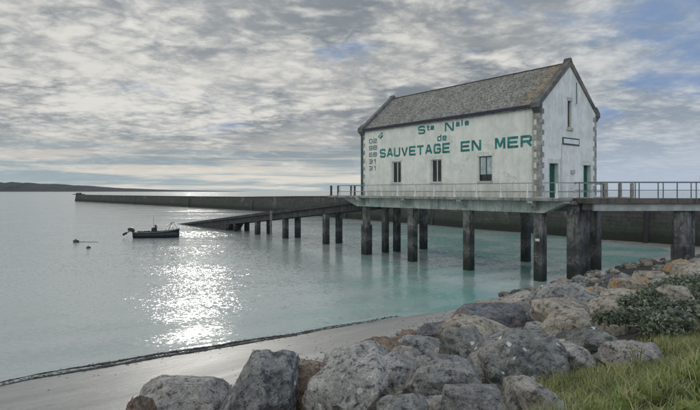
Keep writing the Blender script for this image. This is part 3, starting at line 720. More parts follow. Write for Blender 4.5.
for i, (x, y, lab) in enumerate([(-1.0, 23.4, 'dark brown timber post, leftmost at the slipway end of the platform'), (-.75, 22.5, 'dark brown timber post, second from left at the slipway end of the platform'), (.1, 21.4, 'dark brown timber post beside the left corner of the white building')]):
    p = MB().box(-.09, .09, -.09, .09, 0, 1.04).build('timber_post', M['brown'], None, .02); p.location = bl(x, y, DECK); p.rotation_euler.z = ROT
    tag(p, lab, 'post', 'timber posts at the slipway end')
ext = MB().box(-1.3, 2.0, 21.92, 23.7, DECK-.18, DECK-.004).build('landing_slab', M['slab'], pier)

# ---------------------------------------------------------------- footbridge to the shore
GB = empty('footbridge', (15.0, 33.0, 0)); tag(GB, 'grey concrete footbridge with thin steel handrails running from the platform to the right shore', 'footbridge')
GX0, GX1 = .10, 24
MB().box(GX0, GX1, -.05, 2.1, DECK-.33, DECK-.006).build('deck_edge', M['darkslab'], GB, .01)
MB().box(GX0+.6, GX1, .12, .42, DECK-.80, DECK-.333).box(GX0+.6, GX1, 1.65, 1.95, DECK-.80, DECK-.333).build('beam', plain('grey_beam', (.30, .32, .31), .85, var=.25, scale=1.2), GB)
for side, yy in (('near', .02), ('far', 2.02)):
    rb = MB(); rb.bar((GX0+.2, yy, DECK+1.05), (GX1, yy, DECK+1.05), .06); rb.bar((GX0+.2, yy, DECK+.53), (GX1, yy, DECK+.53), .045)
    rb.build('handrail', M['steel'], GB)
    xs = [1.1+1.22*i for i in range(19)] if side == 'near' else [.6+1.9*i for i in range(13)]
    for x in xs:
        if x < GX1: MB().bar((x, yy, DECK-.005), (x, yy, DECK+1.03), .05).build('rail_post', M['steel'], GB)
pr = MB()
pr.box(-.35, .35, -.35, .35, -1.0, 4.97).box(-.47, .47, -.47, .47, -1.0, 2.75)
po = pr.build('bridge_pier', M['pile'], GB, .03); po.location = (6.75, .7, 0); po.rotation_euler.z = ROT; po.scale = (1.1, 1.1, 1)
MB().box(-.3, .3, -.3, .3, -1, DECK-.81).build('pile', M['pile'], GB, .03).location = (7.45, 1.25, 0)  # box added beside the bridge pier to stand for its dark right face
pr2 = po.copy(); pr2.data = po.data; C.objects.link(pr2); pr2.parent = GB; pr2.location = (14.2, 1.0, 0)
for px_, lab in ((605.6, 'squat stone post on the footbridge nearest the gable wall'), (620, 'middle one of three stone posts on the footbridge'), (632, 'stone post on the footbridge farthest from the gable wall')):
    zz2 = 34.3; x = (px_-350)/F*zz2
    k = MB().prism([(-.10, 0), (.10, 0), (.095, .98), (.05, 1.04), (-.05, 1.04), (-.095, .98)], 'y', -.10, .10).build('stone_post', M['wood'], None, .03)
    k.location = (x, zz2, DECK-.004); tag(k, lab, 'post', 'stone posts on the footbridge')

# ---------------------------------------------------------------- slipway
slip = empty('slipway', bl(3.55, L, 0), ROT); tag(slip, 'long dark concrete launching slipway sloping down from the lifeboat house into the sea', 'slipway')
def sz(y): return 5.5-5.75*(y/58.5)
y0, y1 = -.0, 58.3
def slant(mb, xa, xb, ya, yb, ta, tb):
    return mb.add([(xa, ya, sz(ya)+tb), (xb, ya, sz(ya)+tb), (xb, ya, sz(ya)+ta), (xa, ya, sz(ya)+ta), (xa, yb, sz(yb)+tb), (xb, yb, sz(yb)+tb), (xb, yb, sz(yb)+ta), (xa, yb, sz(yb)+ta)],
                  [(0, 1, 2, 3), (7, 6, 5, 4), (0, 4, 5, 1), (1, 5, 6, 2), (2, 6, 7, 3), (3, 7, 4, 0)])
slant(MB(), -1.7, 1.7, .35, y1, 0, -.22).build('ramp_slab', M['slip'], slip)
sb = MB(); slant(sb, -1.35, -.75, .35, y1, -.223, -.98); slant(sb, .75, 1.35, .35, y1, -.223, -.98); sb.build('ramp_beam', M['slip'], slip)
rl = MB()
for xx in (-1.62, 1.5): slant(rl, xx, xx+.12, .5, y1, .14, .002)
rl.build('guide_rail', M['slip'], slip)
for s in (9.8, 19.0, 26.7, 33.8):
    for xx in (-.95, .95):
        t_ = MB().box(xx-.31, xx+.31, s-.31, s+.31, -2.5, sz(s)-.6).build('pile', M['pile'], slip, .02)
MB().prism([(36.5, -1), (36.5, sz(36.5)-.99), (37.5, sz(37.5)-1.0), (56, -1)], 'x', -1.3, 1.3).prism([(36.4, .2), (36.4, 1.6), (34.5, 1.7)], 'x', -1.2, 1.2).build('ramp_foot', M['slip'], slip)
ld = MB()
for dy in (0, .42): ld.bar((-1.75, 21.2+dy, -.5), (-1.75, 21.2+dy, sz(21)+.2), .04)
for i in range(12): ld.bar((-1.75, 21.2, i*.3), (-1.75, 21.62, i*.3), .03)
ld.build('ladder', M['sill'], slip)
# small red and white tide marker on the near pile
tm = MB().box(-.34, -.312, -.16, .16, 2.74, 2.96).build('marker_plate', M['white'], None); tm.location = bl(-.02, -.0, 0); tm.rotation_euler.z = ROT
tm.parent = pier; tm.location = (0, 0, 0); tm.rotation_euler.z = 0
MB().box(-.35, -.341, -.16, .16, 2.74, 2.80).build('red_band', M['red'], tm)

# ---------------------------------------------------------------- breakwater
bw = empty('stone_breakwater', (0, 0, 0)); tag(bw, 'long dark masonry breakwater stretching across the bay behind the pier', 'breakwater')
line = [(-166, 312, 3.9), (-120, 262, 3.95), (-67.7, 205, 4.1), (-38, 172, 4.3), (-14, 143, 4.8), (-2.3, 119, 5.1), (13.4, 98, 5.25), (21.3, 84.5, 5.3), (28, 75.5, 5.32), (32.5, 67, 5.35), (36.3, 61.5, 5.35), (40, 55.5, 5.3), (50, 38, 5.2), (64, 14, 5.2)]
# refine
pts = []
for (a, b) in zip(line, line[1:]):
    for i in range(6): t = i/6; pts.append(tuple(a[k]*(1-t)+b[k]*t for k in range(3)))
pts.append(line[-1]); VV = []; FF = []
for i, p in enumerate(pts):
    q = pts[min(i+1, len(pts)-1)]; r_ = pts[max(i-1, 0)]; d = Vector((q[0]-r_[0], q[1]-r_[1])).normalized(); n = Vector((-d.y, d.x))
    if n.dot(Vector((p[0], p[1]))) > 0: n = -n      # n points towards the camera
    j = .05*noise.noise(Vector((i*.7, 0, 0)))
    for off, z in ((.75, -1.5), (.62, .5), (0.12, p[2]-.28+j), (.22, p[2]-.27+j), (.22, p[2]+j), (-3.2, p[2]+j), (-4.0, -1.5)):
        VV.append((p[0]+n.x*off, p[1]+n.y*off, z))
for i in range(len(pts)-1):
    for j in range(6): FF.append((i*7+j, i*7+j+1, (i+1)*7+j+1, (i+1)*7+j))
FF.append((0, 1, 2, 3, 4, 5, 6))
mesh_obj('wall', VV, FF, M['masonry'], bw)
MB().box(-166.5, -162, 309, 315, 3.9, 4.3).box(-165.5, -163, 311, 313, 4.3, 5.0).build('end_cap', M['masonry'], bw, .1)
for (x, y, z) in ((-1.2, 116.5, 5.0), (14.9, 94.8, 5.2), (35.2, 62.2, 5.3), (-31, 163, 4.4), (-62, 198, 4.1), (-100, 240, 4.0)):
    MB().bar((x-.3, y-1.2, -.8), (x+.55, y-.35, z-.2), .38, .30).build('fender_timber', M['black'], bw)

# ---------------------------------------------------------------- boat and buoys
boat = empty('motor_boat', (-26.0, 69, 0), R(4)); tag(boat, 'small dark open motorboat with tilted outboard, moored left of the slipway', 'boat')
secs = [(-2.75, .95, .72), (-2.0, 1.02, .70), (-.8, 1.06, .70), (.5, 1.04, .76), (1.6, .88, .86), (2.5, .55, 1.0), (3.05, .06, 1.12)]
VV = []; FF = []
for x, hw, h in secs:
    VV += [(x, -hw, h), (x-.02, -hw*.86, .12), (x-.05, 0, -.25), (x-.02, hw*.86, .12), (x, hw, h), (x, hw*.8, h-.04), (x, hw*.65, .3), (x, -hw*.65, .3), (x, -hw*.8, h-.04)]
for i in range(len(secs)-1):
    for j in range(9): FF.append((i*9+j, i*9+(j+1) % 9, (i+1)*9+(j+1) % 9, (i+1)*9+j))
FF.append(tuple(range(9))); FF.append(tuple(range(len(secs)*9-1, len(secs)*9-10, -1)))
mesh_obj('hull', VV, FF, M['hull'], boat, True)
gt = MB()
for sg in (-1, 1): gt.tube([(x, sg*hw, h+.02) for x, hw, h in secs], .09, 8)
gt.build('gunwale', M['tubeg'], boat, smooth=True)
om = MB().prism([(-3.05, .75), (-2.75, 1.0), (-3.1, 1.38), (-3.6, 1.30), (-3.66, 1.02)], 'y', -.2, .2)
om.bar((-3.3, 0, 1.0), (-3.95, 0, .55), .16, .12).bar((-3.8, 0, .66), (-4.3, 0, .42), .1, .3).bar((-2.8, 0, .65), (-3.1, 0, .95), .25)
om = om.build('outboard_motor', M['black'], boat, .04)
MB().bar((-4.28, -.16, .5), (-4.28, .16, .28), .06, .14).build('propeller', M['steel'], om)
cn = MB().prism([(-.55, .35), (.1, .35), (.05, 1.25), (-.15, 1.42), (-.5, 1.3)], 'y', -.32, .32).build('console', M['hull'], boat, .04)
MB().prism([(-.05, 1.36), (.12, 1.28), (-.05, 1.72), (-.13, 1.72)], 'y', -.3, .3).build('windscreen', M['glass'], cn)
MB().tube([(-.3, 0, 1.3), (-.32, 0, 2.75)], .02, 6).build('aerial', M['steel'], cn)
MB().box(-1.5, -.9, -.35, .35, .3, .95).build('seat', M['tubeg'], boat, .04)
MB().tube([(1.4, -.8, .9), (1.7, -.7, 1.6), (2.1, -.35, 2.0), (2.35, 0, 2.08), (2.1, .35, 2.0), (1.7, .7, 1.6), (1.4, .8, .9)], .03, 6).tube([(2.35, 0, 2.08), (2.75, -.12, 1.3), (2.9, 0, 1.1)], .03, 6).tube([(2.1, -.35, 2.0), (2.45, -.5, 1.0)], .03, 6).build('bow_arch', M['tubeg'], boat, smooth=True)
def sphere(name, r, mat, parent, sq=(1, 1, 1), loc=(0, 0, 0)):
    bm = bmesh.new(); bmesh.ops.create_uvsphere(bm, u_segments=20, v_segments=12, radius=r)
    for v in bm.verts: v.co = Vector((v.co.x*sq[0]+loc[0], v.co.y*sq[1]+loc[1], v.co.z*sq[2]+loc[2]))
    me = bpy.data.meshes.new(name); bm.to_mesh(me); bm.free(); me.materials.append(mat); me.polygons.foreach_set('use_smooth', [True]*len(me.polygons))
    o = bpy.data.objects.new(name, me); C.objects.link(o); o.parent = parent; return o
for (px_, py_, r, lab, rope) in ((76, 242.6, .30, 'larger dark round mooring buoy with floating rope, left of the boat', 1), (88.5, 248.6, .20, 'smaller dark mooring buoy floating nearest the beach', 0)):
    z = F*EYE/(py_-191); b_ = empty('mooring_buoy', ((px_-350)/F*z, z, 0)); tag(b_, lab, 'buoy', 'mooring buoys')
    sphere('float_body', r, M['buoy'], b_, (1.15, 1.15, .85), (0, 0, r*.35)); MB().tube([(0, 0, r), (0, 0, r*1.45)], r*.16, 8).build('ring', M['steel'], b_)
    if rope: MB().tube([(.3, 0, .05), (.8, .3, .03), (1.4, .1, .02), (2.0, .35, .02), (2.6, .2, .0)], .035, 6).build('rope', M['rope'], b_)

# ---------------------------------------------------------------- boulders
ICO = {}
def ico(sub):
    if sub not in ICO:
        bm = bmesh.new(); bmesh.ops.create_icosphere(bm, subdivisions=sub, radius=1)
        bm.verts.ensure_lookup_table(); ICO[sub] = (np.array([v.co[:] for v in bm.verts]), [tuple(v.index for v in f.verts) for f in bm.faces]); bm.free()
    return ICO[sub]
def rock_mesh(planes, size, seed, sub=5, rough=1.0, p=26):
    dirs, faces = ico(sub); Np = np.array([n for n, h in planes]); Np /= np.linalg.norm(Np, axis=1)[:, None]; H = np.array([h for n, h in planes])
    q = np.clip(dirs@Np.T, 0, None)/H[None, :]; r = (q**p).sum(1)**(-1/p)
    P_ = dirs*r[:, None]
    sd = Vector((seed*13.7, seed*7.1, seed*3.3)); out = []
    ax = Vector((math.sin(seed*2.1)*.5, math.cos(seed*1.3)*.5, 1)).normalized()
    for (x, y, z), d in zip(P_, dirs):
        v = Vector((x, y, z)); s = v/size
        a = noise.fractal(s*2.4+sd, 1.0, 2.1, 3)*.011
        b = noise.fractal(s*8+sd, .60, 2.2, 5)*.014
        t = s.dot(ax)*3.1+noise.noise(s*1.3+sd)*1.3; st = abs((t % 1)-.5)*2; st = -max(0, .07-st)*.45*max(0, noise.noise(s*1.7-sd)+.25)
        ch = noise.noise(s*3.2-sd); ch = -.16*max(0, ch-.20)
        v += Vector(d)*size*(a+b+st+ch)*rough
        out.append(v)
    return out, faces
def boulder(label, poly, z, kind, thick=.8, seed=1, front=None, p=110, rough=1.0, sub=5):
    xs = [q[0] for q in poly]; ys = [q[1] for q in poly]; cx = (min(xs)+max(xs))/2; cy = (min(ys)+max(ys))/2
    k = z/F; pts = [Vector(((x-cx)*k, -(y-cy)*k)) for x, y in poly]
    ar = sum(a.x*b.y-b.x*a.y for a, b in zip(pts, pts[1:]+pts[:1]))
    if ar < 0: pts.reverse()
    rnd = random.Random(seed*77+3); planes = []
    wd = (max(xs)-min(xs))*k; ht = (max(ys)-min(ys))*k; size = math.sqrt(wd*ht); D_ = thick*math.sqrt(wd*max(ht, wd*.5))/2*1.15
    for a, b in zip(pts, pts[1:]+pts[:1]):
        d = (b-a).normalized(); n = Vector((d.y, -d.x)); h = n.dot(a)
        if h < .02*size: h = .02*size
        planes.append(((n.x, rnd.uniform(-.38, .12), n.y), h*1.03))
    sup = lambda n: abs(n.x)*wd/2+abs(n.y)*D_+abs(n.z)*ht/2
    sg = rnd.choice((-1, 1)); b0 = rnd.uniform(-.18, .18)
    # broken faces: a big front face, a top face, two oblique cuts, an undercut
    for n, k_ in (((b0, -1, rnd.uniform(.0, .35)), rnd.uniform(.86, .97)), ((b0+rnd.uniform(-.2, .2), -rnd.uniform(.55, .9), 1), rnd.uniform(.66, .78)),
                  ((sg, -rnd.uniform(.6, 1), rnd.uniform(-.1, .4)), rnd.uniform(.64, .78)), ((-sg*.8, -1, rnd.uniform(-.3, .1)), rnd.uniform(.70, .85)),
                  ((rnd.uniform(-.3, .3), -1, -.8), rnd.uniform(.66, .8)), ((-sg, -.3, 1), rnd.uniform(.72, .86)),
                  ((.3, 1, .3), .9), ((-.5, 1, .1), .85), ((.1, 1, -.6), .85), ((0, .7, 1), .75)):
        n = Vector(n).normalized(); planes.append((tuple(n), max(.05*size, sup(n)*k_)))
    for _ in range(5):                            # chipped corners
        n = Vector((rnd.gauss(0, .6), -abs(rnd.gauss(.5, .8)), rnd.gauss(.25, .6))).normalized()
        ext = min(h/n.dot(Vector(m).normalized()) for m, h in planes if n.dot(Vector(m).normalized()) > .3)
        planes.append((tuple(n), ext*rnd.uniform(.87, .97)))
    v, f = rock_mesh(planes, size, seed, sub, rough, p)
    o = mesh_obj('boulder', v, f, RK[kind], None, False)
    o.location = ((cx-350)*k, z, EYE+(191-cy)*k); tag(o, label, 'boulder', 'boulders of the shore embankment')
    return o
B = [
 ('pale speckled low boulder at the bottom left, partly cut by the picture edge', [(118, 412), (150, 391), (172, 384), (200, 386), (216, 402), (222, 425), (110, 425)], 9.6, 'pink', 1.0),
 ('tall grey slab-sided boulder leaning left in front of the wet sand', [(216, 420), (232, 390), (252, 358), (262, 355.5), (288, 361), (293, 372), (291, 425)], 8.6, 'grey', .8),
 ('reddish brown rough boulder just right of the tall grey one', [(285, 425), (290, 366), (300, 362.5), (318, 366), (332, 378), (336, 425)], 9.4, 'brown', .9),
 ('broad domed grey-tan boulder at the upper edge of the pile against the sand', [(322, 385), (327, 366), (342, 352), (362, 345), (384, 350), (392, 366), (385, 400), (335, 400)], 11.2, 'pale', .9),
 ('long pale boulder with dark blue speckled face slanting up to the right, bottom middle', [(306, 412), (312, 397), (345, 375), (378, 362), (387, 368), (386, 384), (372, 398), (350, 420), (312, 424)], 7.9, 'pale', .8),
 ('small jumbled brown rock topped with an orange lichen spot', [(366, 350), (374, 341), (392, 341), (408, 349), (412, 372), (368, 372)], 13.2, 'brown', .9),
 ('pale grey split boulder with a vertical crack, behind the long slanting one', [(376, 372), (388, 358), (400, 355), (416, 366), (420, 384), (412, 405), (385, 405)], 9.2, 'pale', .8),
 ('grey flat-topped boulder left of the dark wedge by the waterline sand', [(400, 343), (408, 336.5), (425, 339), (442, 346), (444, 362), (425, 368), (402, 358)], 12.4, 'grey', .8),
 ('brownish pink boulder squeezed below the grey flat-topped one', [(392, 360), (402, 348), (416, 350), (428, 362), (428, 380), (396, 380)], 11.4, 'pink', .8),
 ('big rounded grey boulder with a white spot, lower middle of the pile', [(410, 384), (418, 366), (436, 358.5), (458, 360), (472, 370), (482, 386), (478, 402), (440, 404), (414, 398)], 7.7, 'grey', .9),
 ('upright dark angular boulder with a pointed top in the middle of the pile', [(447, 364), (449, 338), (458, 328), (474, 332), (487, 345), (482, 356), (470, 370), (450, 372)], 10.4, 'lich', .85),
 ('large flat dark blue-grey slab boulder below the piles', [(455, 322), (464, 311), (490, 309.5), (525, 312), (543, 319), (546, 331), (535, 340), (470, 336)], 14.8, 'dark', .9),
 ('brownish overhanging boulder with an orange lichen patch under the dark slab', [(444, 330), (456, 320), (478, 318), (500, 328), (518, 336), (514, 350), (470, 352), (448, 344)], 12.8, 'tan', .8),
 ('dark wedge shaped rock lying on the beach edge left of the flat slab', [(421, 337), (440, 326), (456, 322), (462, 345), (432, 348)], 15.2, 'dark', .8),
 ('large dark boulder dotted with white lichen beside the grass', [(482, 356), (498, 342), (526, 334), (548, 335), (560, 345), (563, 362), (550, 385), (520, 398), (494, 392), (484, 376)], 8.4, 'lich', .9),
 ('rounded yellowish grey boulder between the big grey and the white-dotted one', [(469, 364), (474, 355), (488, 355), (506, 366), (504, 382), (490, 390), (474, 384)], 8.6, 'pale', .9),
 ('ridged grey boulder at the bottom edge below the rounded yellowish one', [(444, 404), (446, 393), (458, 388.5), (486, 388), (500, 392), (504, 412), (490, 424), (446, 424)], 6.3, 'grey', .9),
 ('low blue-grey boulder at the bottom edge left of the pinkish one', [(378, 412), (392, 400), (410, 397.5), (426, 402), (430, 424), (380, 424)], 6.6, 'grey', .9),
 ('small pinkish boulder at the bottom edge between two grey ones', [(418, 410), (424, 399), (438, 398), (447, 404), (450, 424), (418, 424)], 6.8, 'pink', .9),
 ('pinkish-topped grey boulder half buried in grass at the bottom', [(512, 398), (518, 384), (530, 381.5), (542, 386), (556, 396), (578, 412), (570, 428), (512, 428)], 4.7, 'pink', 1.0),
 ('big grey boulder with a pale diagonal edge below the corner pillar', [(534, 305), (544, 292), (558, 287), (578, 285), (592, 292), (608, 303), (604, 320), (560, 326), (538, 316)], 17.5, 'grey', .9),
 ('smooth tan boulder with a rounded top right of the dark slab', [(537, 312), (543, 302), (558, 300), (576, 303), (588, 312), (584, 330), (548, 336), (540, 328)], 14.2, 'tan', .9),
 ('tan boulder with a dark underside in front of the smooth tan one', [(546, 330), (556, 318), (574, 311), (588, 315), (592, 326), (584, 340), (560, 348), (548, 344)], 12.0, 'tan', .9),
 ('tan triangular boulder left of the dark leafy patch', [(584, 318), (602, 302), (618, 299), (632, 306), (634, 322), (590, 324)], 15.4, 'tan', .9),
 ('flat layered tan slab with reddish seam below the leafy patch', [(588, 326), (594, 318.5), (628, 318), (641, 325), (640, 338), (596, 340)], 12.0, 'tan', .9),
 ('grey cracked boulder left of the small yellow plant', [(573, 346), (582, 334), (600, 330), (614, 338), (624, 350), (614, 362), (580, 362)], 9.4, 'lich', .9),
 ('small pale grey faceted boulder right of the white-dotted one', [(554, 362), (558, 350), (572, 344), (586, 350), (594, 362), (584, 374), (560, 374)], 8.5, 'pale', .9),
 ('flat pinkish boulder behind the grass under the yellow plant', [(604, 362), (610, 352), (630, 345), (652, 349), (662, 356), (655, 368), (612, 368)], 8.2, 'pink', .9),
 ('small dark grey dome-shaped rock just right of the corner pillar foot', [(603, 289), (606, 279), (611, 275), (617, 277), (621, 288), (618, 294), (606, 294)], 22.5, 'dark', .9),
 ('flat tan rock with an orange lichen corner right of the dome-shaped rock', [(614, 290), (618, 279), (634, 279), (652, 283), (658, 290), (650, 298), (618, 298)], 20.5, 'orange', .9),
 ('orange-brown rock behind the tan triangular boulder', [(588, 296), (594, 289), (604, 289), (616, 294), (620, 304), (600, 308), (590, 304)], 18.4, 'orange', .9),
 ('low brown rock behind the leafy patch left part', [(606, 300), (612, 293), (632, 291), (652, 291), (656, 300), (650, 306), (610, 308)], 17.0, 'tan', .9),
 ('flat tan slab at the water edge behind the leafy patch', [(636, 280), (642, 271.5), (658, 272), (674, 277), (676, 286), (640, 288)], 23.5, 'tan', .9),
 ('rock covered with orange lichen at the foot of the footbridge pier', [(668, 272), (674, 264), (684, 260.5), (695, 264), (699, 272), (690, 278), (672, 278)], 27.0, 'orange', .9),
 ('pale tan boulder at the right edge under the orange lichen rock', [(676, 282), (684, 271), (700, 266), (720, 268), (730, 280), (715, 290), (680, 290)], 23.0, 'tan', .9),
 ('pale rock poking out of the dark leafy patch', [(663, 294), (668, 287), (682, 288), (700, 293), (700, 300), (668, 300)], 13.0, 'tan', .8),
 ('low flat pinkish rock beside the water left of the big diagonal-edged boulder', [(500, 306), (510, 297), (530, 293), (546, 296), (552, 306), (530, 312), (506, 312)], 19.5, 'pink', .9),
 ('small flat reddish rock at the far left end of the low shoreline rocks', [(468, 310), (478, 303), (496, 301), (510, 304), (512, 312), (480, 314)], 18.5, 'orange', .9),
 ('dark grey low rock leaning on the left of the smooth tan boulder', [(520, 318), (530, 306), (545, 303), (552, 312), (548, 330), (524, 330)], 16.2, 'dark', .9),
 ('small round stone between the upright dark boulder and the grey one left of it', [(436, 366), (438, 351), (446, 349), (452, 354), (453, 368), (442, 372)], 11.0, 'tan', .9),
 ('dark brown jagged rock between the reddish and the long slanting boulder', [(325, 392), (330, 380), (338, 378), (346, 388), (346, 405), (326, 405)], 9.8, 'brown', .9),
 ('black and orange jagged stone at the far left bottom corner', [(126, 412), (131, 399), (136, 398), (144, 405), (150, 425), (126, 425)], 8.6, 'brown', .9),
]
for i, (lab, poly, z, kind, th) in enumerate(B):
    boulder(lab, poly, z, kind, th, seed=i+1, sub=6 if z < 10.6 else 5)
# small stones between them
protos = []
for i in range(7):
    rnd = random.Random(i+50); pl_ = [((rnd.gauss(0, 1), rnd.gauss(0, 1), rnd.gauss(0, 1)), rnd.uniform(.28, .5)) for _ in range(14)]
    pl_ += [((0, 0, 1), .34), ((0, 0, -1), .34), ((1, 0, 0), .5), ((-1, 0, 0), .5), ((0, 1, 0), .45), ((0, -1, 0), .45)]
    v, f = rock_mesh(pl_, .9, 200+i, 4, 1.2); me = mesh_obj('stone', v, f, RK[('grey', 'tan', 'dark', 'pale', 'lich', 'brown', 'tan')[i]], None, True); protos.append(me)
rnd = random.Random(11); used = set(); n_ = 0
GRP = 'small stones wedged between the big boulders'
for k in range(4000):
    e = rnd.uniform(0.5, 44); vf = lerp_tab(e, VF); v = rnd.uniform(3.4, vf+.35); x, y = xy(e, v)
    if y < 3.5 or abs(x)/y > .76: continue
    if rnd.random() > .55 and v < vf-1.5 and y > 14: continue
    key = (round(e/.85), round(v/.85))
    if key in used or (y < 10 and rnd.random() < .35) or (x/y > .36 and y < 8) or (x/y > .5 and y < 11): continue
    used.add(key); j = n_ % 7; n_ += 1
    o = protos[j] if n_ <= 7 else protos[j].copy()
    if n_ > 7: C.objects.link(o)
    s = rnd.uniform(.55, 1.2)*(1 if v < vf-1 else .7)*(1 if y > 9 else .55); o.location = (x, y, ground_z(x, y)+.02*s); o.rotation_euler = (rnd.uniform(-.4, .4), rnd.uniform(-.4, .4), rnd.uniform(0, 6.3)); o.scale = (s, s*.9, s*.8)
    tag(o, 'small rough stone lying low in the gaps between the larger boulders', 'stone', GRP)
    if n_ >= 240: break

# ---------------------------------------------------------------- vegetation
def blades(name, items, mat):
    """items: (x,y,z,length,width,azimuth,lean)"""
    VV = []; FF = []
    for (x, y, z, l, wd, az, ln) in items:
        dx, dy = math.cos(az), math.sin(az); px, py = -dy, dx; k = len(VV)
        for i, (t, ww) in enumerate(((0, 1), (.4, .9), (.75, .6), (1, .05))):
            r = ln*l*t*t; h = l*t*(1-.35*ln*t)
            VV.append((x+dx*r-px*wd*ww/2, y+dy*r-py*wd*ww/2, z+h)); VV.append((x+dx*r+px*wd*ww/2, y+dy*r+py*wd*ww/2, z+h))
        for i in range(3): FF.append((k+2*i, k+2*i+1, k+2*i+3, k+2*i+2))
    return mesh_obj(name, VV, FF, mat)
def hit(px, py, lift=0):
    x_, z_ = (px-350)/F, (191-py)/F
    y = 3.0
    while y < 60:
        if EYE+z_*y <= ground_z(x_*y, y)+lift: break
        y += .05
    return x_*y, y, EYE+z_*y
GE = sorted(ev(*hit(a, b, .12)[:2]) for a, b in ((505, 414), (522, 388), (556, 374), (592, 366), (625, 362), (652, 346), (668, 330), (700, 316), (730, 308)))
print('GRASS EDGE', GE)
gmat = m_foliage('grass_blades', [(.05, .08, .022), (.20, .26, .065), (.33, .36, .12), (.48, .44, .22), (.66, .57, .37)])
gmat2 = m_foliage('fresh_weed', [(.09, .14, .04), (.20, .28, .08), (.33, .38, .13), (.42, .42, .18)])
rnd = random.Random(3); it = []; it2 = []
for k in range(210000):
    e = rnd.uniform(2.2, 22); v = rnd.uniform(-1.2, 5.5); x, y = xy(e, v)
    if y < 2.9 or x/y > .80 or x < .7: continue
    edge = lerp_tab(e, GE)+.45*noise.noise(Vector((e*1.1, v*1.1, 0)))+.2*noise.noise(Vector((e*4, v*4, 5)))
    if v > edge+.15+rnd.random()**3*.8: continue
    fr_ = v > edge
    if fr_ and rnd.random() < .45: continue
    clump = noise.noise(Vector((x*1.7, y*1.7, 2))); c2 = noise.noise(Vector((x*5, y*5, 9)))
    if c2 < -.25 and rnd.random() < .6: continue
    d_ = math.hypot(x, y)
    l = (.08+.10*max(0, .5+clump)+.08*max(0, c2))*rnd.uniform(.6, 1.5)
    it.append((x, y, ground_z(x, y)-.02, l, rnd.uniform(.004, .009), rnd.uniform(0, 6.3), rnd.uniform(.1, .95)))
    if len(it) > 110000: break
tag(blades('grass', it, gmat), 'rough green and straw coloured grass on the bank at the lower right', 'grass', kind='stuff')
bl_ = []
for k in range(260):
    e = rnd.uniform(3, 9); v = rnd.uniform(.2, 2.9); x, y = xy(e, v)
    if y < 3.2 or x/y > .76 or x/y < .36 or v > lerp_tab(e, GE)-.1: continue
    for _ in range(rnd.randint(7, 14)): bl_.append((x+rnd.gauss(0, .03), y+rnd.gauss(0, .03), ground_z(x, y)-.01, rnd.uniform(.10, .26), rnd.uniform(.012, .026), rnd.uniform(0, 6.3), rnd.uniform(.4, 1.1)))
tag(blades('broad_leaved_weeds', bl_, gmat2), 'rosettes of broader pale green leaves growing in the grass at the lower right', 'weeds', kind='stuff')
# feathery weeds (yarrow-like) on the bank
def fronds(name, centres, mat, rnd):
    VV = []; FF = []
    for (x, y, z, rad, n) in centres:
        for _ in range(n):
            az = rnd.uniform(0, 6.3); ln = rad*rnd.uniform(.6, 1.2); el = rnd.uniform(.6, 1.4)
            d = Vector((math.cos(az)*math.cos(el), math.sin(az)*math.cos(el), math.sin(el))); o = Vector((x, y, z)); side = Vector((-math.sin(az), math.cos(az), 0))
            for i in range(1, 19):
                t = i/18; p = o+d*ln*t+Vector((0, 0, -ln*.45*t*t)); q = rnd.uniform(.7, 1.2)*ln*.20*math.sin(math.pi*min(1, t*.9+.1))+.01
                for sg in (-1, 1):
                    k = len(VV); tip = p+(side*sg*q)+d*q*.6+Vector((0, 0, rnd.uniform(-.01, .015))); w_ = d*ln*.013
                    VV += [p-w_, p+w_, tip+w_*.3, tip-w_*.3]; FF.append((k, k+1, k+2, k+3))
    return mesh_obj(name, VV, FF, mat)
rnd = random.Random(8); cs = []
for k in range(420):
    e = rnd.uniform(3.2, 8); v = rnd.uniform(.2, 2.3)
    x, y = xy(e, v)
    if y < 3.3 or x/y > .76 or x/y < .40: continue
    if x/y < .46 and rnd.random() < .5: continue
    cs.append((x, y, ground_z(x, y), rnd.uniform(.10, .20), 11))
tag(fronds('feathery_weeds', cs, gmat2, rnd), 'bright green feathery weeds among the grass at the lower right corner', 'weeds', kind='stuff')
# dark leafy cover spilling over the rocks
def hit(px, py, lift=0):
    x_, z_ = (px-350)/F, (191-py)/F
    y = 4.0
    while y < 60:
        if EYE+z_*y <= ground_z(x_*y, y)+lift: break
        y += .1
    return x_*y, y, EYE+z_*y
lmat = m_foliage('dark_leaves', [(.035, .05, .03), (.10, .13, .075), (.20, .24, .15), (.45, .47, .38)], .7)
VV = []; FF = []; rnd = random.Random(21)
mounds = [(672, 289, .55, .55), (688, 287, .6, .55), (698, 294, .6, .5), (650, 303, .5, .45), (668, 304, .55, .5), (686, 306, .55, .5), (700, 308, .5, .5), (636, 311, .25, .25), (655, 313, .42, .4), (672, 316, .4, .4), (622, 314, .15, .2), (642, 300, .3, .3), (628, 299, .18, .2), (606, 314, .2, .22), (712, 288, .7, .6), (715, 300, .6, .6), (660, 320, .3, .28), (648, 294, .3, .4), (680, 280, .5, .4), (697, 281, .6, .5), (664, 286, .4, .35), (650, 292, .35, .35), (712, 279, .6, .5), (712, 312, .5, .5)]
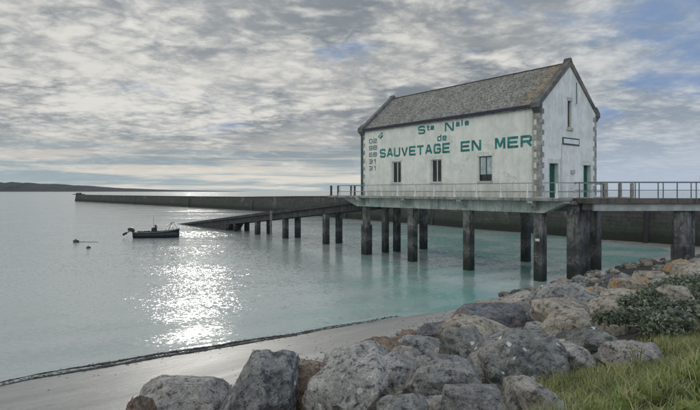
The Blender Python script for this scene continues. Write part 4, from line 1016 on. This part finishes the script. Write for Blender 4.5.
for (px, py, rr, hh) in mounds:
    y = lerp_tab(-py, [(-330, 9.0), (-316, 10.5), (-303, 12.5), (-287, 14.5), (-279, 16.5)]); x = (px-350)/F*y; z = max(EYE+(191-py)/F*y-hh*.8, ground_z(x, y)-.1)
    for _ in range(int(3600*rr)):
        az = rnd.uniform(0, 6.3); u = rnd.random()**.5; el = rnd.uniform(-.1, 1.45); q = rnd.uniform(.55, 1.12)*(1+.55*noise.noise(Vector((px+az*2.5, el*3, 0))))
        p = Vector((x+rr*1.25*q*math.cos(az)*math.cos(el), y+rr*1.25*q*math.sin(az)*math.cos(el), z+hh*.85*q*math.sin(el)))
        s = rnd.uniform(.012, .05); n = Vector((rnd.gauss(0, 1), rnd.gauss(0, 1), rnd.gauss(.6, 1))).normalized(); a = n.orthogonal().normalized(); a.rotate(Matrix.Rotation(rnd.uniform(0, 6.3), 3, n)); b = n.cross(a); k = len(VV)
        VV += [p-a*s*1.4, p+b*s*.7+n*s*.2, p+a*s*1.4, p-b*s*.7+n*s*.2]; FF.append((k, k+1, k+2, k+3))
tag(mesh_obj('leafy_ground_cover', VV, FF, lmat), 'dark glossy leafy ground cover spilling over the rocks at the right edge', 'ground cover', kind='stuff')
# small yellow flowering plant
x, y = 4.15, 7.4; z = ground_z(x, y)-.05
yp = empty('wild_plant', (x, y, z)); tag(yp, 'small wild plant with yellow flowering tips before the flat pinkish boulder by the grass', 'plant')
stm = MB(); fl = MB(); rnd = random.Random(4)
for i in range(6):
    tx, ty, tz = rnd.uniform(-.12, .12), rnd.uniform(-.1, .1), rnd.uniform(.30, .46)
    stm.tube([(0, 0, 0), (tx*.4, ty*.4, tz*.5), (tx, ty, tz)], .006, 5)
    for _ in range(7):
        a = Vector((tx+rnd.gauss(0, .035), ty+rnd.gauss(0, .03), tz+rnd.gauss(0, .025))); fl.bar(a, a+Vector((.008, .0, .012)), .014, .008)
stm.build('stem', gmat2, yp); fl.build('flowers', m_foliage('yellow_flowers', [(.16, .17, .03), (.26, .24, .04), (.34, .29, .06)]), yp)
